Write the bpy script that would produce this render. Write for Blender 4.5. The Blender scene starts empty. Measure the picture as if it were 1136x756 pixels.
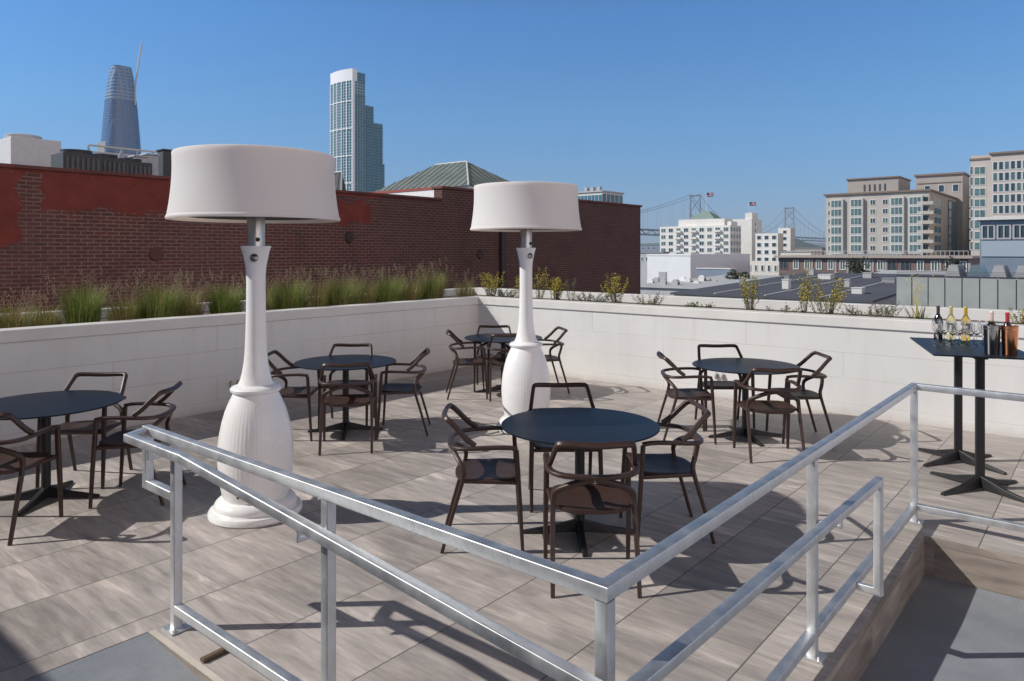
import bpy, math, random
from mathutils import Vector, Matrix
random.seed(7)
S = bpy.context.scene
COL = S.collection
R = math.radians

# ------------------------------------------------------------------ camera
# world: camera at the origin looking along +Y, terrace floor at z = 0
EYE = 1.95
cam = bpy.data.cameras.new('camera'); cam.sensor_width = 36
cam.lens = 805/1136*36; cam.shift_y = -98.5/1136
cam.clip_start = .05; cam.clip_end = 20000
camo = bpy.data.objects.new('camera', cam); COL.objects.link(camo)
camo.location = (0, 0, EYE); camo.rotation_euler = (R(90), 0, 0)
S.camera = camo

# ------------------------------------------------------------------ light
SUN_EL = 36.7
SUN_DIR = Vector((-1, -.045, 0)).normalized()          # towards the sun, flat
w = bpy.data.worlds.new('World'); S.world = w; w.use_nodes = True
wn = w.node_tree.nodes; wl = w.node_tree.links
bg = wn['Background']; sky = wn.new('ShaderNodeTexSky')
sky.sky_type = 'NISHITA'; sky.sun_disc = False
sky.sun_elevation = R(SUN_EL); sky.sun_rotation = math.atan2(SUN_DIR.x, SUN_DIR.y)
sky.air_density = 1.0; sky.dust_density = .25; sky.ozone_density = 1.6; sky.altitude = 30
sky.dust_density = 0
tint = wn.new('ShaderNodeMixRGB'); tint.blend_type = 'MULTIPLY'; tint.inputs[0].default_value = 1
tint.inputs[2].default_value = (.45, .85, 1.30, 1); wl.new(sky.outputs[0], tint.inputs[1])
# added warm fill glow in the unseen sky behind the camera, for the shaded wall
FILL_DIR = Vector((.62, -.78, -.04)).normalized()
wtc = wn.new('ShaderNodeTexCoord'); wd = wn.new('ShaderNodeVectorMath'); wd.operation = 'DOT_PRODUCT'
wd.inputs[1].default_value = FILL_DIR; wl.new(wtc.outputs['Generated'], wd.inputs[0])
wm = wn.new('ShaderNodeMath'); wm.operation = 'MAXIMUM'; wm.inputs[1].default_value = 0; wl.new(wd.outputs['Value'], wm.inputs[0])
wp = wn.new('ShaderNodeMath'); wp.operation = 'POWER'; wp.inputs[1].default_value = 3.0; wl.new(wm.outputs[0], wp.inputs[0])
gl = wn.new('ShaderNodeVectorMath'); gl.operation = 'SCALE'; gl.inputs[0].default_value = (15.0, 11.2, 8.6); wl.new(wp.outputs[0], gl.inputs['Scale'])
# height profile of the sky: duller towards the horizon, deep towards the zenith
wsx = wn.new('ShaderNodeSeparateXYZ'); wl.new(wtc.outputs['Generated'], wsx.inputs[0])
wr = wn.new('ShaderNodeValToRGB'); els = wr.color_ramp.elements
while len(els) < 6: els.new(.5)
for i_, (p_, c_) in enumerate(((0, (.70,.55,.68)), (.05, (.76,.64,.73)), (.09, (.83,.73,.75)), (.18, (.94,.91,.85)), (.31, (.93,1.0,.98)), (.52, (.36,.25,.185)))):
    els[i_].position = p_; els[i_].color = (*c_, 1)
wl.new(wsx.outputs[2], wr.inputs[0])
pm = wn.new('ShaderNodeMixRGB'); pm.blend_type = 'MULTIPLY'; pm.inputs[0].default_value = 1
wl.new(tint.outputs[0], pm.inputs[1]); wl.new(wr.outputs[0], pm.inputs[2])
ga = wn.new('ShaderNodeVectorMath'); ga.operation = 'ADD'; wl.new(pm.outputs[0], ga.inputs[0]); wl.new(gl.outputs[0], ga.inputs[1])
wl.new(ga.outputs[0], bg.inputs[0]); bg.inputs[1].default_value = .09
sl = bpy.data.lights.new('sun', 'SUN'); sl.energy = 3.8; sl.angle = R(.53); sl.color = (1, .962, .905)
so = bpy.data.objects.new('sun', sl); COL.objects.link(so)
d = Vector((SUN_DIR.x*math.cos(R(SUN_EL)), SUN_DIR.y*math.cos(R(SUN_EL)), math.sin(R(SUN_EL))))
so.rotation_euler = d.to_track_quat('Z', 'Y').to_euler(); so.location = (-20, -5, 30)
S.view_settings.view_transform = 'Standard'; S.view_settings.look = 'None'
S.view_settings.exposure = .27; S.view_settings.gamma = 1
S.render.engine = 'CYCLES'

# ------------------------------------------------------------------ frame of the terrace: u along the long tile joints, v across
ANG = math.atan2(.7677, .6408)
U = Vector((math.cos(ANG), math.sin(ANG), 0)); V = Vector((-math.sin(ANG), math.cos(ANG), 0))
def uv(u, v, z=0): return U*u + V*v + Vector((0, 0, z))
def kx(px): return (px-568)/805.0
def zh(py, Y): return EYE + (279.5-py)/805.0*Y          # height seen at a picture row at distance Y

# ------------------------------------------------------------------ materials
MATS = {}
class M:
    def __init__(s, name, col=(.5,.5,.5), rough=.6, metal=0, **kw):
        s.m = bpy.data.materials.new(name); s.m.use_nodes = True
        s.n = s.m.node_tree.nodes; s.l = s.m.node_tree.links
        s.b = s.n['Principled BSDF']
        s.b.inputs['Base Color'].default_value = (*col, 1)
        s.b.inputs['Roughness'].default_value = rough; s.b.inputs['Metallic'].default_value = metal
        for k, v in kw.items(): s.b.inputs[k.replace('_', ' ')].default_value = v
        MATS[name] = s.m
    def node(s, t, **kw):
        n = s.n.new('ShaderNode'+t)
        for k, v in kw.items(): setattr(n, k, v)
        return n
    def co(s):
        if not hasattr(s, '_c'): s._c = s.node('TexCoord')
        return s._c.outputs['Object']
    def wall_co(s):                                       # (x+y, z) : runs along either face of an aligned box
        sx = s.node('SeparateXYZ'); s.l.new(s.co(), sx.inputs[0])
        a = s.math('ADD', sx.outputs[0], sx.outputs[1]); c = s.node('CombineXYZ')
        s.l.new(a, c.inputs[0]); s.l.new(sx.outputs[2], c.inputs[1]); return c.outputs[0]
    def math(s, op, a, b=None, clamp=False):
        n = s.node('Math', operation=op, use_clamp=clamp)
        for i, v in enumerate((a, b)):
            if v is None: continue
            if isinstance(v, (int, float)): n.inputs[i].default_value = v
            else: s.l.new(v, n.inputs[i])
        return n.outputs[0]
    def map(s, vec, scale=(1,1,1), loc=(0,0,0)):
        n = s.node('Mapping'); n.inputs['Scale'].default_value = scale; n.inputs['Location'].default_value = loc
        s.l.new(vec, n.inputs[0]); return n.outputs[0]
    def noise(s, vec, scale=5, detail=4, rough=.6, dist=0):
        n = s.node('TexNoise'); n.inputs['Scale'].default_value = scale; n.inputs['Detail'].default_value = detail
        n.inputs['Roughness'].default_value = rough; n.inputs['Distortion'].default_value = dist
        s.l.new(vec, n.inputs['Vector']); return n.outputs['Fac']
    def ramp(s, fac, stops, interp='LINEAR'):
        n = s.node('ValToRGB'); e = n.color_ramp.elements; n.color_ramp.interpolation = interp
        while len(e) < len(stops): e.new(.5)
        for i, (p, c) in enumerate(stops):
            e[i].position = p; c = c if isinstance(c, tuple) else (c, c, c); e[i].color = (*c, 1)
        s.l.new(fac, n.inputs[0]); return n.outputs[0]
    def mix(s, fac, a, b, mode='MIX'):
        n = s.node('MixRGB', blend_type=mode)
        for i, v in enumerate((fac, a, b)):
            if isinstance(v, (int, float)): n.inputs[i].default_value = v
            elif isinstance(v, tuple): n.inputs[i].default_value = (*v, 1)
            else: s.l.new(v, n.inputs[i])
        return n.outputs[0]
    def bump(s, h, strength=.3, dist=.01):
        n = s.node('Bump'); n.inputs['Strength'].default_value = strength; n.inputs['Distance'].default_value = dist
        s.l.new(h, n.inputs['Height']); s.l.new(n.outputs[0], s.b.inputs['Normal'])
    def color(s, c): s.l.new(c, s.b.inputs['Base Color'])
    def rough(s, c): s.l.new(c, s.b.inputs['Roughness'])
    def brick(s, vec, w, h, mortar, c1, c2, cm, off=.5, smooth=.1):
        n = s.node('TexBrick'); n.offset = off
        for k, v in (('Brick Width', w), ('Row Height', h), ('Mortar Size', mortar), ('Scale', 1), ('Mortar Smooth', smooth)): n.inputs[k].default_value = v
        for k, v in (('Color1', c1), ('Color2', c2), ('Mortar', cm)): n.inputs[k].default_value = (*v, 1)
        s.l.new(vec, n.inputs['Vector']); return n.outputs['Color'], n.outputs['Fac']

def simple(name, col, rough=.6, metal=0, var=.18, scale=6, bump=0, **kw):
    if name in MATS: return MATS[name]
    m = M(name, col, rough, metal, **kw)
    f = m.noise(m.co(), scale, 5, .65)
    lo = tuple(c*(1-var) for c in col); hi = tuple(min(1, c*(1+var)) for c in col)
    m.color(m.ramp(f, [(.3, lo), (.7, hi)]))
    if bump: m.bump(m.noise(m.co(), scale*8, 3), bump, .004)
    return m.m

# floor tiles : grained porcelain squares
def tile_material(name, tint, wall=False):
    m = M(name, (.4,.36,.33), .5)
    c = m.map(m.co(), (1,1,1), (-.2, -.05, 0))
    if wall:
        sx = m.node('SeparateXYZ'); m.l.new(m.co(), sx.inputs[0])
        a = m.math('ADD', sx.outputs[0], sx.outputs[1]); cc = m.node('CombineXYZ')
        m.l.new(sx.outputs[2], cc.inputs[0]); m.l.new(a, cc.inputs[1]); c = m.map(cc.outputs[0], (1,1,1), (.05, -.05, 0))
    sx = m.node('SeparateXYZ'); m.l.new(c, sx.inputs[0])
    def cell(o): return m.math('FLOOR', m.math('DIVIDE', o, .655))
    cx, cy = cell(sx.outputs[0]), cell(sx.outputs[1])
    cb = m.node('CombineXYZ'); m.l.new(cx, cb.inputs[0]); m.l.new(cy, cb.inputs[1])
    wn_ = m.node('TexWhiteNoise', noise_dimensions='3D'); m.l.new(cb.outputs[0], wn_.inputs['Vector'])
    off = m.node('VectorMath', operation='SCALE'); m.l.new(wn_.outputs['Color'], off.inputs[0]); off.inputs['Scale'].default_value = 37
    add = m.node('VectorMath', operation='ADD'); m.l.new(c, add.inputs[0]); m.l.new(off.outputs[0], add.inputs[1])
    st = m.noise(m.map(add.outputs[0], (8.5, 1.5, 1)), 1, 6, .58, .9)
    st2 = m.noise(m.map(add.outputs[0], (4.5, .9, 1)), 1, 4, .5, .9)
    fine = m.noise(m.map(add.outputs[0], (90, 8, 1)), 1, 3, .6)
    col = m.ramp(st, [(.30, tuple(x*.68 for x in tint)), (.45, tuple(x*.95 for x in tint)), (.58, tuple(min(1, x*1.14) for x in tint)), (.70, tuple(min(1, x*1.5) for x in tint))])
    col = m.mix(m.ramp(st2, [(.42, 0.), (.68, .42)]), col, (tint[0]*.70, tint[1]*.74, tint[2]*.80))
    col = m.mix(.09, col, m.ramp(fine, [(.3, .25), (.7, .9)]), 'OVERLAY')
    mid = m.noise(m.map(add.outputs[0], (30, 3.2, 1)), 1, 5, .65, .3)
    col = m.mix(.30, col, m.ramp(mid, [(.32, .28), (.5, .5), (.70, .82)]), 'OVERLAY')
    val = m.ramp(wn_.outputs['Value'], [(0, .80), (1, 1.14)])
    col = m.mix(1., col, val, 'MULTIPLY')
    grime = m.ramp(m.noise(m.co(), .9, 5, .6), [(.35, .86), (.65, 1.04)])
    col = m.mix(1., col, grime, 'MULTIPLY')
    # joints: strong ones run along u, faint ones across
    def line(o, wdt):
        fr = m.math('FRACT', m.math('DIVIDE', o, .655)); dd = m.math('ABSOLUTE', m.math('SUBTRACT', fr, .5))
        return m.math('GREATER_THAN', dd, .5-wdt/.655/2)
    jv = line(sx.outputs[1], .008); ju = line(sx.outputs[0], .0035)
    if wall: jv, ju = ju, jv
    col = m.mix(m.math('MULTIPLY', jv, .88), col, (.10, .085, .075))
    col = m.mix(m.math('MULTIPLY', ju, .4), col, (.2, .18, .165))
    m.color(col)
    m.rough(m.ramp(st, [(.3, .42), (.7, .62)]))
    h = m.math('SUBTRACT', m.math('MULTIPLY', st, .25), m.math('MAXIMUM', jv, ju))
    m.bump(h, .25, .002)
    return m.m
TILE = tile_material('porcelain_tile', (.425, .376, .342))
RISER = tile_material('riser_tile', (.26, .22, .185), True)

# painted block wall
def block_material():
    m = M('painted_block', (.75,.73,.70), .55)
    c = m.map(m.wall_co(), (1,1,1), (.22, -.128, 0))
    col, fac = m.brick(c, 2.4, .305, .004, (1,1,1), (.985,.98,.97), (.72,.68,.63), .5, .3)
    n1 = m.noise(m.co(), 1.3, 5, .6); n2 = m.noise(m.map(m.co(), (5,5,.6)), 1, 4, .6)
    base = m.ramp(n1, [(.3, (.645,.635,.615)), (.7, (.70,.69,.67))])
    base = m.mix(m.ramp(n2, [(.5, 0.), (.85, .35)]), base, (.53,.50,.46))
    sz = m.node('SeparateXYZ'); m.l.new(m.co(), sz.inputs[0])
    drip = m.noise(m.map(m.wall_co(), (9, .7, 1)), 1, 4, .6)
    up_ = m.ramp(sz.outputs[2], [(.55, 0.), (1.0, 1.)])
    base = m.mix(m.math('MULTIPLY', m.ramp(drip, [(.55, 0.), (.78, .45)]), up_), base, (.50,.455,.40))
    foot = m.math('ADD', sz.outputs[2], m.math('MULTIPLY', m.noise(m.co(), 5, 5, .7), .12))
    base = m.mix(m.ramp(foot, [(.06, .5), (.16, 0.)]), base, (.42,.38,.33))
    fade = m.ramp(m.noise(m.co(), .8, 2), [(.4, .35), (.6, 1.)])
    col = m.mix(fade, (1,1,1), col)
    m.color(m.mix(1., base, col, 'MULTIPLY'))
    h = m.math('ADD', m.math('MULTIPLY', fac, -1), m.math('MULTIPLY', m.noise(m.co(), 60, 3), .25))
    m.bump(h, .35, .003); return m.m
BLOCK = block_material()
COPING = simple('coping_stone', (.66,.64,.605), .6, var=.06, scale=3, bump=.12)

def brick_material():
    m = M('old_brick', (.2,.07,.05), .85)
    c = m.wall_co()
    warp = m.noise(c, 1.5, 2); wv = m.node('CombineXYZ'); m.l.new(m.math('MULTIPLY', warp, .04), wv.inputs[0]); m.l.new(m.math('MULTIPLY', warp, .02), wv.inputs[1])
    ad = m.node('VectorMath', operation='ADD'); m.l.new(c, ad.inputs[0]); m.l.new(wv.outputs[0], ad.inputs[1])
    col, fac = m.brick(ad.outputs[0], .235, .0765, .012, (.15,.042,.031), (.075,.026,.020), (.235,.175,.145), .5, .3)
    var = m.noise(c, 9, 4, .7); col = m.mix(m.ramp(var, [(.35, 0.), (.75, .7)]), col, (.145,.044,.033))
    big = m.noise(c, .35, 4, .6); col = m.mix(m.ramp(big, [(.4, 0.), (.7, .35)]), col, (.125,.072,.065))
    # mortar loses contrast in patches
    dk = m.noise(c, 1.1, 4, .6); col = m.mix(m.ramp(dk, [(.5, 0.), (.75, .55)]), col, (.065,.026,.026))
    # red coating that has been rolled over parts of the upper wall
    sx = m.node('SeparateXYZ'); m.l.new(ad.outputs[0], sx.inputs[0]); X = sx.outputs[0]; Z = sx.outputs[1]
    rag = m.math('ADD', m.math('MULTIPLY', m.math('SUBTRACT', m.noise(c, 1.7, 8, .8), .5), 1.2), m.math('MULTIPLY', m.math('SUBTRACT', m.noise(c, 14, 4, .8), .5), .25))
    Xr = m.math('ADD', X, rag); Zr = m.math('ADD', Z, rag)
    def box(x0, x1, z0, z1):
        a = m.math('MULTIPLY', m.math('GREATER_THAN', Xr, x0), m.math('LESS_THAN', Xr, x1))
        b = m.math('MULTIPLY', m.math('GREATER_THAN', Zr, z0), m.math('LESS_THAN', Zr, z1)); return m.math('MULTIPLY', a, b)
    k = 15.7                                                # the front face lies at y = 15.7 so x+y = u+15.7
    p = m.math('MAXIMUM', box(k+4.9, k+8.9, 2.78, 9), box(k-8, k+4.52, 2.05, 9))
    p = m.math('MAXIMUM', p, box(k+11.35, k+12.85, 2.72, 3.27))
    p = m.math('MAXIMUM', p, m.math('MULTIPLY', m.math('GREATER_THAN', Z, 3.44), m.math('LESS_THAN', X, k+15.5)))
    p = m.math('MAXIMUM', p, box(k+8.9, k+11.4, 3.1, 9))
    hole = m.ramp(m.noise(c, 3.3, 5, .7), [(.63, 1.), (.66, 0.)])
    p = m.math('MULTIPLY', p, m.math('MAXIMUM', hole, m.math('GREATER_THAN', Z, 3.46)))
    pc = m.ramp(m.noise(c, 2.5, 5, .6), [(.3, (.13,.022,.014)), (.7, (.21,.038,.024))])
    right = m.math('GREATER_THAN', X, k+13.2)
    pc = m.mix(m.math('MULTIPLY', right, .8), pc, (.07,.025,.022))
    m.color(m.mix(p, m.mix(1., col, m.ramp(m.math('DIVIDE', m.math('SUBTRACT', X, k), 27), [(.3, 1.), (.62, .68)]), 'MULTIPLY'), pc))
    h = m.math('ADD', m.math('MULTIPLY', m.math('MULTIPLY', fac, m.math('SUBTRACT', 1, p)), -1), m.math('MULTIPLY', m.noise(c, 40, 3), .4))
    m.bump(h, .6, .012); return m.m
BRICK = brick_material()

def concrete_paint():
    m = M('ramp_coating', (.3,.32,.34), .55)
    f = m.noise(m.co(), 2.2, 6, .65); g = m.noise(m.co(), 120, 3)
    c_ = m.mix(.25, m.ramp(f, [(.3, (.205,.225,.25)), (.7, (.295,.315,.345))]), m.ramp(g, [(.3, .15), (.7, .55)]), 'OVERLAY')
    sp = m.noise(m.co(), 7, 6, .75); c_ = m.mix(m.ramp(sp, [(.56, 0.), (.72, .35)]), c_, (.17,.175,.18))
    sp2 = m.noise(m.map(m.co(), (3, 14, 1)), 1, 5, .7, .5); c_ = m.mix(m.ramp(sp2, [(.6, 0.), (.75, .25)]), c_, (.40,.41,.42))
    m.color(c_); m.bump(g, .25, .002)
    return m.m
RAMPM = concrete_paint()

def galvanised():
    m = M('galvanised_steel', (.6,.63,.66), .3, 1)
    n = m.node('TexVoronoi'); n.inputs['Scale'].default_value = 70; m.l.new(m.map(m.co(), (1,1,.5)), n.inputs['Vector'])
    f = m.noise(m.co(), 9, 5, .6)
    col = m.mix(.10, m.ramp(f, [(.3, (.55,.60,.645)), (.7, (.63,.68,.73))]), n.outputs['Color'], 'OVERLAY')
    hs = m.node('HueSaturation'); hs.inputs['Saturation'].default_value = .25; m.l.new(col, hs.inputs['Color'])
    m.color(hs.outputs[0]); m.rough(m.ramp(f, [(.3, .44), (.7, .60)])); m.bump(f, .05, .001); return m.m
GALV = galvanised()
CHAIR = simple('bronze_resin', (.046,.024,.018), .42, var=.12, scale=20, bump=.05)
SEATM = simple('bronze_seat', (.050,.026,.020), .5, var=.12, scale=15, bump=.05)
TOPM = simple('slate_tabletop', (.008,.010,.015), .36, var=.10, scale=60, bump=.04, Specular_IOR_Level=.18)
DARKM = simple('black_metal', (.010,.009,.010), .48, var=.15, scale=20)
ALU = simple('brushed_aluminium', (.55,.53,.50), .28, 1, var=.08, scale=20)
def ceramic():
    m = M('white_ceramic', (.82,.81,.80), .22)
    sz = m.node('SeparateXYZ'); m.l.new(m.co(), sz.inputs[0])
    n = m.noise(m.co(), 4, 6, .7); b_ = m.ramp(n, [(.3, (.83,.825,.815)), (.7, (.86,.855,.845))])
    g_ = m.math('MULTIPLY', m.ramp(sz.outputs[2], [(0., 1.), (.16, 0.)]), m.ramp(m.noise(m.co(), 18, 5, .75), [(.42, 0.), (.7, .3)]))
    st_ = m.math('MULTIPLY', m.ramp(m.noise(m.map(m.co(), (14,14,.8)), 1, 4, .6), [(.60, 0.), (.8, .10)]), m.ramp(sz.outputs[2], [(.1, 1.), (.95, .2)]))
    m.color(m.mix(m.math('MAXIMUM', g_, st_), b_, (.45,.42,.38))); m.rough(m.ramp(n, [(.3, .18), (.7, .32)])); return m.m
WHITEG = ceramic()
def shade_mat():
    m = M('lamp_shade_fabric', (.86,.90,.91), .75)
    m.b.inputs['Transmission Weight'].default_value = 0
    t = m.node('BsdfTranslucent'); t.inputs[0].default_value = (.97,.84,.74,1)
    mx = m.node('MixShader'); mx.inputs[0].default_value = .42
    m.l.new(m.b.outputs[0], mx.inputs[1]); m.l.new(t.outputs[0], mx.inputs[2])
    m.l.new(mx.outputs[0], m.n['Material Output'].inputs[0])
    wv = m.noise(m.map(m.co(), (1,1,1)), 3, 5, .6)
    m.color(m.ramp(wv, [(.3, (.88,.90,.905)), (.7, (.92,.94,.945))]))
    m.bump(m.noise(m.map(m.co(), (60,60,260)), 4, 3), .18, .002); return m.m
SHADE = shade_mat()
HEAT = simple('heater_grille', (.02,.018,.018), .6, .3)

# ------------------------------------------------------------------ mesh builder
class MB:
    def __init__(s): s.v = []; s.f = []; s.mi = []; s.cur = 0
    def add(s, vs, fs, mi=None):
        o = len(s.v); s.v += [tuple(x) for x in vs]; s.f += [tuple(i+o for i in f) for f in fs]
        s.mi += [s.cur if mi is None else mi]*len(fs)
    def box(s, x0, x1, y0, y1, z0, z1, rz=0, c=(0,0,0), mi=None):
        vs = [Vector((x, y, z)) for z in (z0, z1) for y in (y0, y1) for x in (x0, x1)]
        if rz or any(c):
            m = Matrix.Rotation(rz, 3, 'Z'); vs = [m @ p + Vector(c) for p in vs]
        s.add(vs, [(0,2,3,1), (4,5,7,6), (0,1,5,4), (2,6,7,3), (0,4,6,2), (1,3,7,5)], mi); return s
    def lathe(s, prof, n=48, c=(0,0,0), close=True, flute=None, mi=None):
        vs = []; fs = []
        for (r, z) in prof:
            for i in range(n):
                a = 2*math.pi*i/n; rr = r*(flute(a, z) if flute else 1)
                vs.append((c[0]+rr*math.cos(a), c[1]+rr*math.sin(a), c[2]+z))
        for k in range(len(prof)-1):
            for i in range(n):
                j = (i+1) % n; fs.append((k*n+i, k*n+j, (k+1)*n+j, (k+1)*n+i))
        if close:
            if prof[0][0] > 1e-4: fs.append(tuple(reversed(range(n))))
            if prof[-1][0] > 1e-4: fs.append(tuple(range((len(prof)-1)*n, len(prof)*n)))
        s.add(vs, fs, mi); return s
    def sweep(s, path, prof, up=(0,0,1), closed=False, scales=None, mi=None):
        P = [Vector(p) for p in path]; n = len(P)
        D = [(P[(i+1) % n]-P[i]).normalized() for i in range(n if closed else n-1)]
        d0 = D[0]; upv = Vector(up)
        if abs(d0.dot(upv)) > .95: upv = Vector((0,1,0)) if abs(d0.y) < .9 else Vector((1,0,0))
        a = d0.cross(upv).normalized(); b = a.cross(d0).normalized()
        rings = []
        ring = [P[0] + a*x + b*y for x, y in prof]
        if closed:
            nrm = (D[-1]+D[0]).normalized()
            ring = [q + d0*((P[0]-q).dot(nrm)/d0.dot(nrm)) for q in ring]
        rings.append(ring)
        for i in range(1, n):
            dprev = D[i-1]; last = (i == n-1 and not closed)
            nrm = dprev if last else (D[i-1]+D[i % len(D)]).normalized()
            dn = dprev.dot(nrm)
            ring = [q + dprev*((P[i]-q).dot(nrm)/dn) for q in ring]
            rings.append(ring)
        if scales:
            rings = [[P[i]+(q-P[i])*scales[i] for q in r] for i, r in enumerate(rings)]
        m = len(prof); vs = [q for r in rings for q in r]; fs = []
        for k in range(n if closed else n-1):
            k2 = (k+1) % n
            for i in range(m):
                j = (i+1) % m; fs.append((k*m+i, k*m+j, k2*m+j, k2*m+i))
        if not closed: fs += [tuple(reversed(range(m))), tuple(range((n-1)*m, n*m))]
        s.add(vs, fs, mi); return s
    def rod(s, p, q, r, n=8, r2=None, mi=None):
        pr = circ(r, n); return s.sweep([p, q], pr, scales=None if r2 is None else [1, r2/r], mi=mi)
    def build(s, name, mat, parent=None, smooth=None, bevel=0, seg=2):
        me = bpy.data.meshes.new(name); me.from_pydata(s.v, [], s.f)
        mats = mat if isinstance(mat, (list, tuple)) else [mat]
        for m_ in mats: me.materials.append(m_)
        if len(mats) > 1: me.polygons.foreach_set('material_index', s.mi)
        me.update()
        if smooth is not None:
            me.shade_smooth(); me.set_sharp_from_angle(angle=R(smooth))
        o = bpy.data.objects.new(name, me); COL.objects.link(o)
        if parent: o.parent = parent
        if bevel:
            b = o.modifiers.new('bevel', 'BEVEL'); b.width = bevel; b.segments = seg; b.limit_method = 'ANGLE'; b.angle_limit = R(40)
        return o
def circ(r, n=10, sy=1): return [(r*math.cos(2*math.pi*i/n), r*sy*math.sin(2*math.pi*i/n)) for i in range(n)]
def rsq(w_, h_, r, k=3):
    out = []
    for cx, cy, a0 in ((w_/2-r, h_/2-r, 0), (-w_/2+r, h_/2-r, 90), (-w_/2+r, -h_/2+r, 180), (w_/2-r, -h_/2+r, 270)):
        for i in range(k+1):
            a = R(a0+90*i/k); out.append((cx+r*math.cos(a), cy+r*math.sin(a)))
    return out
def chaikin(P, it=2, closed=False):
    P = [Vector(p) for p in P]
    for _ in range(it):
        Q = [] if closed else [P[0]]
        n = len(P)
        for i in range(n if closed else n-1):
            a, b = P[i], P[(i+1) % n]
            Q += [a*.75+b*.25, a*.25+b*.75]
        if not closed: Q.append(P[-1])
        P = Q
    return P
def tag(o, label=None, cat=None, group=None, kind=None):
    for k, v in (('label', label), ('category', cat), ('group', group), ('kind', kind)):
        if v: o[k] = v
    return o
def empty(name, loc, rz=0, label=None, cat=None, group=None):
    o = bpy.data.objects.new(name, None); COL.objects.link(o); o.empty_display_size = .1
    o.location = loc; o.rotation_euler = (0, 0, rz); return tag(o, label, cat, group)
def copy_tree(o, parent=None):
    kids = [c for c in bpy.data.objects if c.parent == o]
    c = o.copy(); COL.objects.link(c)
    if parent: c.parent = parent
    for k in kids: copy_tree(k, c)
    return c
def struct(o): o['kind'] = 'structure'; return o
def inuv(o): o.rotation_euler = (0, 0, ANG); return o    # mesh written in (u, v, z)

# ================================================================== GROUND AND SETTING
GZ = -12.0
ASPH = simple('city_ground', (.10,.10,.10), .9, var=.3, scale=.02)
g = MB(); g.add([(-9000,-1500,GZ), (9000,-1500,GZ), (9000,14000,GZ), (-9000,14000,GZ)], [(0,1,2,3)])
struct(g.build('ground', ASPH))
WAT = simple('bay_water', (.05,.09,.13), .2, var=.2, scale=.01)
g = MB(); g.add([(-8900,900,GZ+.3), (8900,900,GZ+.3), (8900,13000,GZ+.3), (-8900,13000,GZ+.3)], [(0,1,2,3)])
struct(g.build('water', WAT))

WU, WV = 9.25, 8.47            # inner faces of the two planter walls
EU, EV = 5.64, 1.02            # edge of the sunken ramp
LU, LV = 1.66, 3.82            # edge of the upper landing
BU = -1.5                      # building behind the camera
def ramp_z(u, v):
    if u <= LU: return -.2*min(1, max(0, (LV-v)/(LV-EV)))
    return -.2-.07*min(1, (u-LU)/(EU-LU-.6))
f = MB()
def rect(m, u0, u1, v0, v1, z=0): m.add([(u0,v0,z), (u1,v0,z), (u1,v1,z), (u0,v1,z)], [(0,1,2,3)])
rect(f, LU, WU+.02, EV, WV+.02); rect(f, EU, WU+.02, -9, EV); rect(f, BU, LU, LV, WV+.02)
struct(inuv(f.build('terrace_floor', TILE)))
r = MB()
us = [BU, LU, EU-.6, EU]
r.add([(BU,LV,-.002), (LU,LV,-.002), (LU,EV,-.2), (BU,EV,-.2)], [(0,3,2,1)])
r.add([(BU,EV,-.2), (LU,EV,-.2), (LU,-9,-.2), (BU,-9,-.2)], [(0,3,2,1)])
r.add([(LU,EV,-.2), (EU-.6,EV,-.27), (EU-.6,-9,-.27), (LU,-9,-.2)], [(0,3,2,1)])
r.add([(EU-.6,EV,-.27), (EU,EV,-.27), (EU,-9,-.27), (EU-.6,-9,-.27)], [(0,3,2,1)])
struct(inuv(r.build('ramp', RAMPM)))
k = MB()
k.add([(LU,EV,0), (EU,EV,0), (EU,EV,-.4), (LU,EV,-.4)], [(0,1,2,3)])
k.add([(EU,EV,0), (EU,-9,0), (EU,-9,-.4), (EU,EV,-.4)], [(0,1,2,3)])
k.add([(LU,LV,0), (LU,EV,0), (LU,EV,-.4), (LU,LV,-.4)], [(0,1,2,3)])
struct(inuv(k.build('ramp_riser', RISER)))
t = MB(); t.box(LU+.002, LU+.032, EV+.03, LV-.01, .0005, .004)
struct(inuv(t.build('edge_trim', simple('trim_stone', (.55,.50,.43), .6, var=.08))))
sh = MB(); sh.sweep([uv(1.70, 3.335, .012), uv(1.87, 3.345, .012)], rsq(.034, .018, .006))
tag(sh.build('wood_strip', simple('brown_shim', (.12,.085,.05), .8), smooth=40),
    'short brown strip of wood lying across the tile joint beside the grey ramp', 'wood strip')

# planter walls, each a thing; white painted block with a proud coping
def planter(name, label, front, back, along, soilz):
    e = empty(name, (0,0,0), ANG, label, 'planter wall')
    return e
SOIL = simple('planter_soil', (.09,.065,.045), .95, var=.35, scale=14, bump=.5)
TOPZ = 1.17
e1 = empty('planter_wall', (0,0,0), ANG, 'long white planter wall in shade below the brick wall, grasses on top', 'planter wall')
m = MB(); m.box(-6, WU, WV, WV+.18, -.3, TOPZ-.125); m.build('wall', BLOCK, e1)
m = MB(); m.box(-6, WU-.022, WV-.022, WV+.24, TOPZ-.125, TOPZ); m.build('coping', COPING, e1, bevel=.008)
m = MB(); m.box(-6, WU+2.0, WV+1.85, WV+2.05, -.3, TOPZ+.02); m.build('rear_wall', COPING, e1, bevel=.006)
m = MB(); m.box(-6, WU+.2, WV+.24, WV+1.85, -.3, TOPZ-.10); m.build('soil', SOIL, e1)
e2 = empty('planter_wall', (0,0,0), ANG, 'long sunlit white planter wall facing the camera under the skyline', 'planter wall')
m = MB(); m.box(WU, WU+.18, -9, WV+.18, -.3, TOPZ-.125); m.build('wall', BLOCK, e2)
m = MB(); m.box(WU-.022, WU+.24, -9, WV+.24, TOPZ-.125, TOPZ-.001); m.build('coping', COPING, e2, bevel=.008)
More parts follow.
